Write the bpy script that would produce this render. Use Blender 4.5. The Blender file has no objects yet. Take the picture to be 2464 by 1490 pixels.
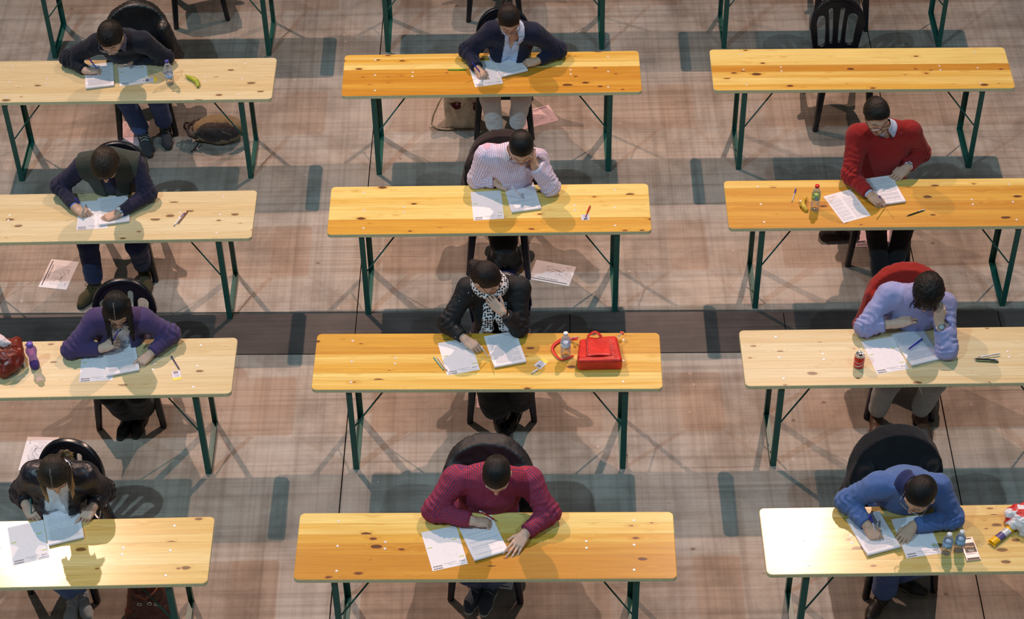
import bpy, bmesh, math, random
import numpy as np
from mathutils import Vector, Matrix, noise

random.seed(7)
SC = bpy.context.scene
COL = SC.collection

# ------------------------------------------------------------------ camera
IMW, IMH = 2464.0, 1490.0
FPX, PITCH, CAMH, ROLL = 4900.58, math.radians(43.9822), 9.97, math.radians(-1.0643)
_sp, _cp, _sr, _cr = math.sin(PITCH), math.cos(PITCH), math.sin(ROLL), math.cos(ROLL)
_r0, _u0, FW = np.array([1., 0, 0]), np.array([0, _sp, _cp]), np.array([0, _cp, -_sp])
RT, UP = _cr * _r0 + _sr * _u0, -_sr * _r0 + _cr * _u0
CAMPOS = np.array([0, 0, CAMH])
cam_data = bpy.data.cameras.new('camera')
cam_data.sensor_fit = 'HORIZONTAL'
cam_data.sensor_width = 36.0
cam_data.lens = FPX / IMW * 36.0
cam_data.clip_end = 200
cam = bpy.data.objects.new('camera', cam_data)
COL.objects.link(cam)
cam.matrix_world = Matrix(((RT[0], UP[0], -FW[0], 0), (RT[1], UP[1], -FW[1], 0), (RT[2], UP[2], -FW[2], CAMH), (0, 0, 0, 1)))
SC.camera = cam

def P(px, py, z):
    """world point at height z seen at photo pixel (px,py) by the survey camera"""
    d = FW + RT * (px - IMW / 2) / FPX + UP * (IMH / 2 - py) / FPX
    return CAMPOS + d * ((z - CAMH) / d[2])

# ------------------------------------------------------------------ light of the hall
world = bpy.data.worlds.new('hall_ambient')
SC.world = world
world.use_nodes = True
world.node_tree.nodes['Background'].inputs[0].default_value = (0.57, 0.82, 0.97, 1)
world.node_tree.nodes['Background'].inputs[1].default_value = 0.205

def flood(name, loc, aim, color, power, size=58, radius=0.10):
    l = bpy.data.lights.new(name, 'SPOT')
    l.energy = power
    l.color = color
    l.spot_size = math.radians(size)
    l.spot_blend = 1.0
    l.shadow_soft_size = radius
    o = bpy.data.objects.new(name, l)
    COL.objects.link(o)
    o.location = loc
    o.rotation_euler = (Vector(aim) - Vector(loc)).to_track_quat('-Z', 'Y').to_euler()
    return o
# roof floodlights of the hall: warm pair behind the candidates, cooler pair on the gallery side
flood('roof_flood', (-6.6, 17.9, 13.0), (-3.0, 7.9, 0.5), (1.0, 0.67, 0.52), 5900, 66)
flood('roof_flood', (3.7, 17.9, 13.0), (2.2, 7.9, 0.5), (1.0, 0.67, 0.52), 5300, 66)
flood('roof_flood', (-6.3, 3.4, 12.6), (-1.6, 9.5, 0.5), (0.50, 0.79, 0.96), 2500, 80)
flood('roof_flood', (6.5, 3.4, 12.6), (2.0, 9.5, 0.5), (0.50, 0.79, 0.96), 1250, 80)
SC.view_settings.view_transform = 'Standard'
SC.view_settings.look = 'None'
SC.view_settings.exposure = 0.10
SC.view_settings.gamma = 1.0
SC.view_settings.use_curve_mapping = False

# ------------------------------------------------------------------ object helpers
def put(o, parent=None):
    COL.objects.link(o)
    if parent is not None:
        o.parent = parent
    return o

def tag(o, label, cat, group=None, kind=None):
    if label: o['label'] = label
    if cat: o['category'] = cat
    if group: o['group'] = group
    if kind: o['kind'] = kind
    return o

def empty(name, loc=(0, 0, 0), rz=0, parent=None):
    o = bpy.data.objects.new(name, None)
    o.empty_display_size = 0.1
    o.location = loc
    o.rotation_euler = (0, 0, rz)
    return put(o, parent)

def mesh_obj(name, verts, faces, m, parent=None, smooth=False):
    me = bpy.data.meshes.new(name)
    me.from_pydata([tuple(map(float, v)) for v in verts], [], faces)
    if m is not None: me.materials.append(m)
    if smooth: me.polygons.foreach_set('use_smooth', [True] * len(me.polygons))
    me.update()
    return put(bpy.data.objects.new(name, me), parent)

def copy_tree(o, parent=None):
    c = o.copy()
    COL.objects.link(c)
    c.parent = parent
    for ch in list(o.children):
        copy_tree(ch, c)
    return c

class MB:
    """collects simple solids into one mesh"""
    def __init__(s): s.v, s.f = [], []
    def add(s, v, f):
        n = len(s.v); s.v += [tuple(map(float, p)) for p in v]; s.f += [tuple(i + n for i in q) for q in f]
        return s
    def box(s, lo, hi, M=None):
        (a, b, c), (d, e, g) = lo, hi
        v = [(a, b, c), (d, b, c), (d, e, c), (a, e, c), (a, b, g), (d, b, g), (d, e, g), (a, e, g)]
        if M is not None: v = [M @ Vector(p) for p in v]
        return s.add(v, [(0, 3, 2, 1), (4, 5, 6, 7), (0, 1, 5, 4), (1, 2, 6, 5), (2, 3, 7, 6), (3, 0, 4, 7)])
    def quad(s, a, b, c, d): return s.add([a, b, c, d], [(0, 1, 2, 3)])
    def bar(s, a, b, w, h, up=(0, 0, 1)):
        a, b, up = Vector(a), Vector(b), Vector(up)
        d = (b - a).normalized(); x = d.cross(up)
        if x.length < 1e-4: x = d.cross(Vector((0, 1, 0)))
        x.normalize(); y = x.cross(d)
        v = []
        for p in (a, b):
            for sx, sy in ((-1, -1), (1, -1), (1, 1), (-1, 1)): v.append(p + x * sx * w / 2 + y * sy * h / 2)
        return s.add(v, [(0, 1, 2, 3), (7, 6, 5, 4), (0, 4, 5, 1), (1, 5, 6, 2), (2, 6, 7, 3), (3, 7, 4, 0)])
    def tube(s, pts, r, n=6, closed=False, cap=True):
        pts = [Vector(p) for p in pts]; m = len(pts)
        rr = r if hasattr(r, '__len__') else [r] * m
        v, prev = [], None
        for i, p in enumerate(pts):
            if closed: t = pts[(i + 1) % m] - pts[i - 1]
            else: t = pts[min(i + 1, m - 1)] - pts[max(i - 1, 0)]
            if t.length < 1e-9: t = Vector((0, 0, 1))
            t.normalize()
            x = prev - t * prev.dot(t) if prev is not None else t.orthogonal()
            if x.length < 1e-6: x = t.orthogonal()
            x.normalize(); prev = x; y = t.cross(x)
            for k in range(n):
                a = 2 * math.pi * k / n
                v.append(p + (x * math.cos(a) + y * math.sin(a)) * rr[i])
        f = []
        for i in range(m if closed else m - 1):
            j = (i + 1) % m
            for k in range(n):
                k2 = (k + 1) % n
                f.append((i * n + k, i * n + k2, j * n + k2, j * n + k))
        if cap and not closed:
            f.append(tuple(range(n - 1, -1, -1))); f.append(tuple((m - 1) * n + k for k in range(n)))
        return s.add(v, f)
    def lathe(s, prof, n=20, c=(0, 0, 0)):
        v = []
        for r, z in prof:
            for k in range(n):
                a = 2 * math.pi * k / n
                v.append((c[0] + r * math.cos(a), c[1] + r * math.sin(a), c[2] + z))
        f = []
        for i in range(len(prof) - 1):
            for k in range(n):
                k2 = (k + 1) % n
                f.append((i * n + k, i * n + k2, (i + 1) * n + k2, (i + 1) * n + k))
        if prof[0][0] > 1e-5: f.append(tuple(range(n - 1, -1, -1)))
        if prof[-1][0] > 1e-5: f.append(tuple((len(prof) - 1) * n + k for k in range(n)))
        return s.add(v, f)
    def ball(s, c, r, n=8):
        prof = [(max(1e-6, r * math.sin(math.pi * i / n)), -r * math.cos(math.pi * i / n)) for i in range(n + 1)]
        return s.lathe(prof, n + 2, c)
    def prism(s, poly, z0, z1):
        n = len(poly)
        v = [(x, y, z0) for x, y in poly] + [(x, y, z1) for x, y in poly]
        f = [tuple(range(n - 1, -1, -1)), tuple(range(n, 2 * n))] + [(i, (i + 1) % n, n + (i + 1) % n, n + i) for i in range(n)]
        return s.add(v, f)
    def build(s, name, m, parent=None, smooth=False): return mesh_obj(name, s.v, s.f, m, parent, smooth)

# ------------------------------------------------------------------ materials
def lin(c):
    return tuple(((x / 255.0) / 12.92 if x / 255.0 <= 0.04045 else ((x / 255.0 + 0.055) / 1.055) ** 2.4) for x in c[:3]) + (1,)

class NT:
    """small node-tree writer"""
    def __init__(s, name):
        s.m = bpy.data.materials.new(name); s.m.use_nodes = True
        s.t = s.m.node_tree; s.b = s.t.nodes['Principled BSDF']; s.out = s.t.nodes['Material Output']
    def n(s, kind, **kw):
        nd = s.t.nodes.new(kind)
        for k, v in kw.items(): setattr(nd, k, v)
        return nd
    def l(s, a, b): s.t.links.new(a, b); return s
    def set(s, **kw):
        for k, v in kw.items(): s.b.inputs[k.replace('_', ' ')].default_value = v
        return s
    def coords(s, kind='Object'): return s.n('ShaderNodeTexCoord').outputs[kind]
    def mapping(s, vec, scale=(1, 1, 1), loc=(0, 0, 0), rot=(0, 0, 0)):
        m = s.n('ShaderNodeMapping'); m.inputs['Scale'].default_value = scale; m.inputs['Location'].default_value = loc; m.inputs['Rotation'].default_value = rot
        s.l(vec, m.inputs['Vector']); return m.outputs[0]
    def noise(s, vec, scale, detail=3, rough=.5, dist=0):
        n = s.n('ShaderNodeTexNoise'); n.inputs['Scale'].default_value = scale; n.inputs['Detail'].default_value = detail
        n.inputs['Roughness'].default_value = rough; n.inputs['Distortion'].default_value = dist
        s.l(vec, n.inputs['Vector']); return n.outputs['Fac']
    def ramp(s, fac, stops, interp='LINEAR'):
        r = s.n('ShaderNodeValToRGB'); e = r.color_ramp.elements; r.color_ramp.interpolation = interp
        while len(e) < len(stops): e.new(.5)
        for x, (p, c) in zip(e, stops):
            x.position = p; x.color = c if len(c) == 4 else tuple(c) + (1,)
        s.l(fac, r.inputs[0]); return r.outputs['Color']
    def math(s, op, a, b=None, c=None):
        m = s.n('ShaderNodeMath', operation=op)
        for i, x in enumerate((a, b, c)):
            if x is None: continue
            if isinstance(x, (int, float)): m.inputs[i].default_value = x
            else: s.l(x, m.inputs[i])
        return m.outputs[0]
    def mix(s, fac, a, b, mode='MIX'):
        m = s.n('ShaderNodeMixRGB', blend_type=mode)
        for i, x in enumerate((fac, a, b)):
            if isinstance(x, (int, float)): m.inputs[i].default_value = x
            elif isinstance(x, tuple): m.inputs[i].default_value = x
            else: s.l(x, m.inputs[i])
        return m.outputs[0]
    def color(s, sock): s.l(sock, s.b.inputs['Base Color']); return s
    def bump(s, h, strength=.3, dist=.002):
        b = s.n('ShaderNodeBump'); b.inputs['Strength'].default_value = strength; b.inputs['Distance'].default_value = dist
        s.l(h, b.inputs['Height']); s.l(b.outputs[0], s.b.inputs['Normal']); return s

G0, W1 = (0, 0, 0, 1), (1, 1, 1, 1)
_mc = {}
def plain(name, rgb, rough=.6, metal=0, spec=.5, vary=.08, scale=40, bump=0, coat=0):
    """plain material with slight procedural tone variation; rgb is sRGB 0..255"""
    if name in _mc: return _mc[name]
    t = NT(name); t.set(Roughness=rough, Metallic=metal); t.b.inputs['Specular IOR Level'].default_value = spec
    t.b.inputs['Coat Weight'].default_value = coat
    v = t.coords(); f = t.noise(v, scale, 4)
    c = lin(rgb)
    lo = tuple(max(0, x * (1 - vary)) for x in c[:3]) + (1,); hi = tuple(min(1, x * (1 + vary)) for x in c[:3]) + (1,)
    t.color(t.ramp(f, [(.3, lo), (.7, hi)]))
    if bump: t.bump(f, bump, .003)
    _mc[name] = t.m
    return t.m

def cloth(name, rgb, rough=.9, weave=700, vary=.18, fold=.35, spec=.2):
    if name in _mc: return _mc[name]
    t = NT(name); t.set(Roughness=rough); t.b.inputs['Specular IOR Level'].default_value = spec
    t.b.inputs['Sheen Weight'].default_value = .15
    v = t.coords(); a = t.noise(v, 14, 4, .6); b = t.noise(v, weave, 1)
    c = lin(rgb)
    lo = tuple(x * (1 - vary) for x in c[:3]) + (1,); hi = tuple(min(1, x * (1 + vary)) for x in c[:3]) + (1,)
    col = t.ramp(b, [(.3, lo), (.7, hi)]); col = t.mix(.25, col, t.ramp(a, [(.35, lo), (.65, hi)]))
    t.color(col)
    h = t.math('ADD', t.math('MULTIPLY', a, 1.0), t.math('MULTIPLY', b, .12)); t.bump(h, fold, .012)
    _mc[name] = t.m
    return t.m

def uvsock(t):
    a = t.n('ShaderNodeAttribute', attribute_name='uvp'); sx = t.n('ShaderNodeSeparateXYZ'); t.l(a.outputs['Vector'], sx.inputs[0])
    return sx.outputs[0], sx.outputs[1]

def stripe(t, s, period, width, off=0):
    """1 inside a stripe"""
    f = t.math('FRACT', t.math('ADD', t.math('DIVIDE', s, period), off + 100))
    return t.math('LESS_THAN', f, width)

def shirt_check(name, base, ca, cb, period, wa, wb):
    t = NT(name); t.set(Roughness=.9); t.b.inputs['Specular IOR Level'].default_value = .2
    u, v = uvsock(t)
    col = t.mix(t.math('MULTIPLY', stripe(t, u, period, wa), .62), lin(base), lin(ca))
    col = t.mix(t.math('MULTIPLY', stripe(t, v, period, wb), .62), col, lin(cb))
    t.color(col)
    t.bump(t.noise(t.coords(), 16, 4, .6), .4, .012)
    return t.m

def vcol(name, rough=.55, sss=0, spec=.4, hair=False, noise_scale=30):
    t = NT(name); t.set(Roughness=rough); t.b.inputs['Specular IOR Level'].default_value = spec
    a = t.n('ShaderNodeAttribute', attribute_name='Col')
    if hair:
        u = t.n('ShaderNodeAttribute', attribute_name='uvp')
        f = t.noise(t.mapping(u.outputs['Vector'], (240, 9, 1)), 1, 3, .6)
        col = t.mix(1.0, a.outputs['Color'], t.ramp(f, [(.3, (.45, .45, .45)), (.7, (1.15, 1.15, 1.15))]), 'MULTIPLY')
        t.color(col); t.bump(f, .9, .006)
    else:
        f = t.noise(t.coords(), noise_scale, 3)
        t.color(t.mix(1.0, a.outputs['Color'], t.ramp(f, [(.3, (.92, .90, .90)), (.7, (1.06, 1.05, 1.05))]), 'MULTIPLY'))
        t.bump(t.noise(t.coords(), 180, 2), .12, .002)
    return t.m
MSKIN = vcol('skin', .55)
MHAIR = vcol('hair', .5, hair=True, spec=.3)

def floor_mat():
    t = NT('worn_concrete'); v = t.coords()
    big = t.noise(v, .55, 5, .6, .3)
    col = t.ramp(big, [(.28, lin((152, 143, 135))), (.5, lin((173, 163, 154))), (.72, lin((187, 177, 168)))])
    blot = t.noise(v, 2.1, 6, .65, .4)
    col = t.mix(1, col, t.ramp(blot, [(.36, (.70, .68, .66)), (.56, (1, 1, 1)), (.8, (1.08, 1.07, 1.06))]), 'MULTIPLY')
    # tyre and trolley scuffs along and across the hall
    for sc, loc, amt in (((.35, 15, 1), (0, 0, 0), .80), ((13, .28, 1), (3, 1, 0), .83), ((.8, 42, 1), (5, 2, 0), .88), ((38, .7, 1), (1, 7, 0), .90)):
        n = t.noise(t.mapping(v, sc, loc, (0, 0, -.02)), 1, 3, .55)
        col = t.mix(1, col, t.ramp(n, [(.34, (amt, amt * .985, amt * .97)), (.5, (1.0, 1.0, 1.0)), (.75, (1.04, 1.04, 1.04))]), 'MULTIPLY')
    for sc, loc, rot in (((.5, 60, 1), (9, 3, 0), .35), ((.6, 70, 1), (2, 8, 0), -.45), ((.4, 55, 1), (12, 1, 0), 1.15)):
        n = t.noise(t.mapping(v, sc, loc, (0, 0, rot)), 1, 2, .5)
        col = t.mix(1, col, t.ramp(n, [(.235, (.55, .5, .47)), (.265, (1, 1, 1))]), 'MULTIPLY')
    vo = t.n('ShaderNodeTexVoronoi'); vo.inputs['Scale'].default_value = 2.2
    t.l(t.mapping(v, (1, 1.3, 1), (.4, .2, 0)), vo.inputs['Vector'])
    wob = t.math('ADD', vo.outputs['Distance'], t.math('MULTIPLY', t.noise(v, 18, 3), .05))
    spot = t.ramp(wob, [(.052, (.5, .42, .37)), (.075, (1, 1, 1))])
    col = t.mix(1, col, spot, 'MULTIPLY')
    vo2 = t.n('ShaderNodeTexVoronoi'); vo2.inputs['Scale'].default_value = 5
    t.l(t.mapping(v, (1, 1, 1), (7, 3, 0)), vo2.inputs['Vector'])
    col = t.mix(t.ramp(vo2.outputs['Distance'], [(.035, (.5, .5, .5)), (.05, (0, 0, 0))]), col, lin((226, 200, 186)))
    warm = t.noise(t.mapping(v, (1, 1, 1), (4, 9, 0)), .9, 4, .6)
    col = t.mix(1, col, t.ramp(warm, [(.40, (1.05, .97, .90)), (.58, (1, 1, 1))]), 'MULTIPLY')
    g = t.noise(v, 160, 4, .7)
    col = t.mix(1, col, t.ramp(g, [(.3, (.88, .88, .88)), (.7, (1.1, 1.1, 1.1))]), 'MULTIPLY')
    t.color(col); t.set(Roughness=.62); t.b.inputs['Specular IOR Level'].default_value = .3
    t.bump(t.noise(v, 60, 5, .7), .12, .002)
    return t.m

def wood_mat(name, pale, mid, dark, knot=1.0, contrast=1.0):
    """varnished pine: object space, every plank shifted and toned by its own random"""
    t = NT(name); oi = t.n('ShaderNodeObjectInfo')
    v0 = t.coords()
    cx = t.n('ShaderNodeCombineXYZ')
    t.l(t.math('MULTIPLY', oi.outputs['Random'], 37.0), cx.inputs[0]); t.l(t.math('MULTIPLY', oi.outputs['Random'], 91.0), cx.inputs[1])
    va = t.n('ShaderNodeVectorMath', operation='ADD'); t.l(v0, va.inputs[0]); t.l(cx.outputs[0], va.inputs[1]); v = va.outputs[0]
    # knots
    vo = t.n('ShaderNodeTexVoronoi'); vo.inputs['Scale'].default_value = 1.0; vo.inputs['Randomness'].default_value = 1
    wv = t.n('ShaderNodeVectorMath', operation='ADD'); t.l(t.mapping(v, (6.4, 14.5, 3)), wv.inputs[0])
    nz = t.n('ShaderNodeTexNoise'); nz.inputs['Scale'].default_value = 30; t.l(v, nz.inputs['Vector'])
    sc = t.n('ShaderNodeVectorMath', operation='SCALE'); sc.inputs['Scale'].default_value = .10; t.l(nz.outputs['Color'], sc.inputs[0])
    t.l(sc.outputs[0], wv.inputs[1]); t.l(wv.outputs[0], vo.inputs['Vector'])
    sep = t.n('ShaderNodeSeparateColor'); t.l(vo.outputs['Color'], sep.inputs[0])
    size = t.math('MULTIPLY', t.math('SUBTRACT', sep.outputs[0], .42), .40)      # negative: no knot in this cell
    kd = t.math('SUBTRACT', vo.outputs['Distance'], size)
    kmask = t.ramp(kd, [(.0, W1), (.035, G0)])
    halo = t.ramp(kd, [(.0, W1), (.28, G0)])
    # grain
    bend = t.math('MULTIPLY', halo, .025)
    sx = t.n('ShaderNodeSeparateXYZ'); t.l(v, sx.inputs[0])
    cy = t.n('ShaderNodeCombineXYZ'); t.l(sx.outputs[0], cy.inputs[0]); t.l(t.math('ADD', sx.outputs[1], bend), cy.inputs[1]); t.l(sx.outputs[2], cy.inputs[2])
    g1 = t.noise(t.mapping(cy.outputs[0], (.8, 26, 4)), 1, 3, .5, .3)
    g2 = t.noise(t.mapping(cy.outputs[0], (3.5, 150, 10)), 1, 3, .6)
    tone = t.math('ADD', t.math('MULTIPLY', t.math('SUBTRACT', oi.outputs['Random'], .12), .66 * contrast), t.math('MULTIPLY', g1, .66))
    col = t.ramp(tone, [(.25, lin(pale)), (.55, lin(mid)), (.9, lin(dark))])
    col = t.mix(1, col, t.ramp(g2, [(.3, (.86, .82, .76)), (.65, (1.05, 1.05, 1.05))]), 'MULTIPLY')
    col = t.mix(t.math('MULTIPLY', halo, .35 * knot), col, lin(dark))
    kcol = t.ramp(kd, [(-.0, lin((84, 38, 18))), (.03, lin((150, 84, 40)))])
    col = t.mix(t.math('MULTIPLY', kmask, .9 * knot), col, t.mix(t.ramp(t.math('ADD', kd, .06), [(.02, W1), (.05, G0)]), lin((132, 68, 32)), lin((70, 32, 16))))
    t.color(col)
    t.set(Roughness=.38); t.b.inputs['Specular IOR Level'].default_value = .22
    t.b.inputs['Coat Weight'].default_value = .30; t.b.inputs['Coat Roughness'].default_value = .17
    t.bump(t.math('ADD', t.math('MULTIPLY', g2, .5), g1), .10, .0015)
    return t.m
MW_PALE = wood_mat('pale_pine', (221, 205, 164), (215, 193, 147), (204, 176, 120), .85, .55)
MW_MID = wood_mat('amber_pine', (232, 206, 142), (222, 188, 112), (204, 158, 76), .9, .8)
MW_ORG = wood_mat('orange_pine', (240, 212, 128), (224, 174, 70), (200, 138, 42), 1.0, 1.15)
MSTEEL = plain('green_steel', (20, 84, 74), .38, 0, .5, .12, 30)
MSCREW = plain('screw_steel', (222, 214, 212), .35, .3)
MEDGE = plain('edge_highlight', (224, 212, 164), .45, vary=.12, scale=60, coat=.4)  # plank sides: highlight of the varnished edge put into a paler wood colour
MBATTEN = plain('raw_batten', (226, 204, 146), .7)
MBLACKPL = plain('black_plastic', (20, 21, 27), .28, 0, .55, .1, 20)
MNAVYPL = plain('navy_plastic', (24, 26, 50), .3, 0, .55, .1, 20)
MPAPER = plain('paper_white', (240, 233, 237), .85, vary=.02)
MPINKP = plain('paper_pink', (240, 204, 208), .85, vary=.02)
MINK = plain('ink_grey', (150, 150, 162), .8)
MINKL = plain('ink_light', (206, 204, 212), .8)
MINKD = plain('ink_dark', (48, 46, 58), .8)
MGREENINK = plain('ink_green', (186, 205, 60), .8)
MCLEAR = None
def clear_plastic(name, tint, amount=.86, rough=.06, bumpy=.5, fres=.8):
    m = NT(name); t = m
    tr = t.n('ShaderNodeBsdfTransparent'); tr.inputs[0].default_value = tint
    gl = t.n('ShaderNodeBsdfGlossy'); gl.inputs['Roughness'].default_value = rough
    fr = t.n('ShaderNodeFresnel'); fr.inputs[0].default_value = 1.45
    nz = t.noise(t.coords(), 60, 2); bp = t.n('ShaderNodeBump'); bp.inputs['Strength'].default_value = bumpy; bp.inputs['Distance'].default_value = .004
    t.l(nz, bp.inputs['Height']); t.l(bp.outputs[0], gl.inputs['Normal']); t.l(bp.outputs[0], fr.inputs['Normal'])
    df = t.n('ShaderNodeBsdfTranslucent'); df.inputs[0].default_value = (.9, .92, .96, 1)
    d2 = t.n('ShaderNodeBsdfDiffuse'); d2.inputs[0].default_value = (.9, .92, .96, 1)
    m0 = t.n('ShaderNodeMixShader'); m0.inputs[0].default_value = .5; t.l(df.outputs[0], m0.inputs[1]); t.l(d2.outputs[0], m0.inputs[2])
    m1 = t.n('ShaderNodeMixShader'); m1.inputs[0].default_value = .5; t.l(m0.outputs[0], m1.inputs[1]); t.l(gl.outputs[0], m1.inputs[2])
    mx = t.n('ShaderNodeMixShader'); t.l(t.math('ADD', t.math('MULTIPLY', fr.outputs[0], fres), 1 - amount), mx.inputs[0])
    t.l(tr.outputs[0], mx.inputs[1]); t.l(m1.outputs[0], mx.inputs[2]); t.l(mx.outputs[0], t.out.inputs[0])
    return t.m
MPET = clear_plastic('clear_pet', (.95, .97, .99, 1), .92)
MPURPLE = clear_plastic('violet_plastic', (.66, .45, .90, 1), .95)
MFOIL = clear_plastic('sleeve_film', (.98, .99, 1, 1), .97, .2, .08, .35)

# ------------------------------------------------------------------ floor
ANG = math.radians(-1.15)
def fr(x, y):
    return (x * math.cos(ANG) - (y - 10) * math.sin(ANG), 10 + x * math.sin(ANG) + (y - 10) * math.cos(ANG))
MFLOOR = floor_mat()
mb = MB(); mb.box((-16, -8, -.30), (16, 26, -.05)); floor = mb.build('floor', plain('dark_joint', (40, 32, 28), .9))
tag(floor, 'worn pinkish grey concrete hall floor with slab joints', 'floor', kind='structure')
mwall = plain('hall_plaster', (206, 204, 200), .9)
for nm, lo_, hi_ in (('wall_back', (-16, 25.7, -.05), (16, 26, 14)), ('wall_front', (-16, -8, -.05), (16, -7.7, 14)), ('wall_left', (-16, -8, -.05), (-15.7, 26, 14)), ('wall_right', (15.7, -8, -.05), (16, 26, 14))):
    w_ = MB().box(lo_, hi_).build(nm, mwall); w_['kind'] = 'structure'
XS = [-13.1, -9.1, -5.1, -1.1, 2.88, 6.9, 10.9]
YS = [(-4, 2.0), (2.0, 9.895), (10.315, 18), (18, 24)]
for i in range(len(XS) - 1):
    for (y0, y1) in YS:
        g = .004
        poly = [fr(XS[i] + g, y0 + g), fr(XS[i + 1] - g, y0 + g), fr(XS[i + 1] - g, y1 - g), fr(XS[i] + g, y1 - g)]
        m_ = MB(); m_.prism(poly, -.08, 0); m_.build('slab', MFLOOR, floor)
def trench_mat():
    t = NT('trench_steel'); v = t.coords()
    a = t.noise(v, 3, 5, .6); b = t.noise(t.mapping(v, (1.2, 40, 1)), 1, 3)
    col = t.ramp(a, [(.3, lin((78, 68, 64))), (.7, lin((104, 90, 85)))])
    col = t.mix(1, col, t.ramp(b, [(.35, (.8, .8, .8)), (.7, (1.12, 1.12, 1.12))]), 'MULTIPLY')
    t.color(col); t.set(Roughness=.6); t.bump(t.noise(v, 150, 2), .2, .002)
    return t.m
MTR = trench_mat()
for i in range(16):
    x0 = -13.1 + i * 1.5
    poly = [fr(x0 + .003, 9.905), fr(x0 + 1.497, 9.905), fr(x0 + 1.497, 10.305), fr(x0 + .003, 10.305)]
    m_ = MB(); m_.prism(poly, -.08, -.004); m_.build('trench_cover', MTR, floor)

# ------------------------------------------------------------------ folding tables
TW, TD, TH, TT = 2.2, 0.5, 0.77, 0.027
def plank_poly(y0, y1):
    x = TW / 2; r = .032; pts = []
    def corner(cx, cy, a0):
        return [(cx + r * math.cos(a0 + k * math.pi / 10), cy + r * math.sin(a0 + k * math.pi / 10)) for k in range(6)]
    lo, hi = y0 <= -TD / 2 + 1e-6, y1 >= TD / 2 - 1e-6
    pts += corner(-x + r, y0 + r, math.pi) if lo else [(-x, y0)]
    pts += corner(x - r, y0 + r, 1.5 * math.pi) if lo else [(x, y0)]
    pts += corner(x - r, y1 - r, 0) if hi else [(x, y1)]
    pts += corner(-x + r, y1 - r, .5 * math.pi) if hi else [(-x, y1)]
    return pts
def plank_mesh(y0, y1):
    g = .0004
    a, b = (y0 if y0 <= -TD / 2 + 1e-6 else y0 + g), (y1 if y1 >= TD / 2 - 1e-6 else y1 - g)
    poly = plank_poly(a, b); bm = bmesh.new()
    vs = [bm.verts.new((x, y, TH - TT)) for x, y in poly]; f = bm.faces.new(vs)
    ex = bmesh.ops.extrude_face_region(bm, geom=[f]); tv = [e for e in ex['geom'] if isinstance(e, bmesh.types.BMVert)]
    bmesh.ops.translate(bm, verts=tv, vec=(0, 0, TT)); bmesh.ops.recalc_face_normals(bm, faces=bm.faces[:])
    ed = [e for e in bm.edges if all(v.co.z > TH - 1e-4 for v in e.verts) and (abs(e.verts[0].co.y) > TD / 2 - .034 or abs(e.verts[0].co.x) > TW / 2 - .034)
          and not (abs(e.verts[0].co.y - e.verts[1].co.y) < 1e-5 and abs(abs(e.verts[0].co.y) - TD / 2) > 1e-4)]
    bmesh.ops.bevel(bm, geom=ed, offset=.004, segments=2, affect='EDGES', profile=.5)
    me = bpy.data.meshes.new('plank'); bm.to_mesh(me); bm.free(); return me
LAYOUTS = [[-.25, -.165, -.105, -.018, .062, .122, .19, .25], [-.25, -.15, -.075, .02, .085, .17, .25], [-.25, -.185, -.1, -.03, .05, .13, .25]]
PLANKS = {k: [plank_mesh(a, b) for a, b in zip(L, L[1:])] for k, L in enumerate(LAYOUTS)}
def L_leg(sy):
    """vertical angle-iron leg"""
    m = MB(); y = sy * .232
    m.box((-.019, y - .0025, 0), (.019, y + .0025, TH - TT - .012)); m.box((-.019, min(y, y - sy * .03), 0), (-.015, max(y, y - sy * .03), TH - TT - .012))
    return m
def build_leg_meshes():
    out = {}
    out['leg_f'] = L_leg(-1).build('leg', MSTEEL); out['leg_r'] = L_leg(1).build('leg', MSTEEL)
    m = MB(); m.box((-.019, -.232, 0), (.019, .232, .004)); m.box((-.019, -.232, 0), (-.015, .232, .03)); out['foot'] = m.build('foot_bar', MSTEEL)
    m = MB(); m.box((-.016, -.23, TH - TT - .045), (.016, .23, TH - TT - .028)); out['hinge'] = m.build('hinge_bar', MSTEEL)
    m = MB(); m.box((-.021, -.2, TH - TT - .028), (.021, .2, TH - TT)); out['batten'] = m.build('batten', MBATTEN)
    for k, sy in (('bf', -1), ('br', 1)):
        m = MB(); m.tube([(0, sy * .225, .40), (.02, sy * .222, .41), (.30, sy * .05, TH - TT - .03), (.34, sy * .05, TH - TT - .02)], .0055, 6); out[k] = m.build('brace', MSTEEL)
    m = MB(); m.lathe([(.0085, 0), (.0085, .0012), (.006, .0022)], 12); out['screw'] = m.build('screw', MSCREW)
    return out
LEGP = build_leg_meshes()
for o in LEGP.values(): COL.objects.unlink(o)
def part(proto, parent, loc=(0, 0, 0), rz=0):
    o = proto.copy(); COL.objects.link(o); o.parent = parent; o.location = loc; o.rotation_euler = (0, 0, rz); return o
def table(x, y, rz, mat, lay, label):
    t = empty('folding_table', (x, y, 0), rz); tag(t, label, 'table', 'folding exam tables')
    for me in PLANKS[lay]:
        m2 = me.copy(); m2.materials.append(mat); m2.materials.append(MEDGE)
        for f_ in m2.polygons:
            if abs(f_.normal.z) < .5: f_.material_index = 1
        put(bpy.data.objects.new('plank', m2), t)
    for s in (-1, 1):
        lf = empty('leg_frame', (s * .868, 0, 0), 0 if s < 0 else math.pi, t)
        for k in ('leg_f', 'leg_r', 'foot', 'hinge', 'bf', 'br'): part(LEGP[k], lf)
        part(LEGP['batten'], t, (s * .93, 0, 0))
        for sx, sy in ((s * .855, -.185), (s * .862, 0), (s * .868, .185), (s * .585, -.022), (s * .585, .028)):
            part(LEGP['screw'], t, (sx, sy, TH - .0006))
    return t
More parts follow.
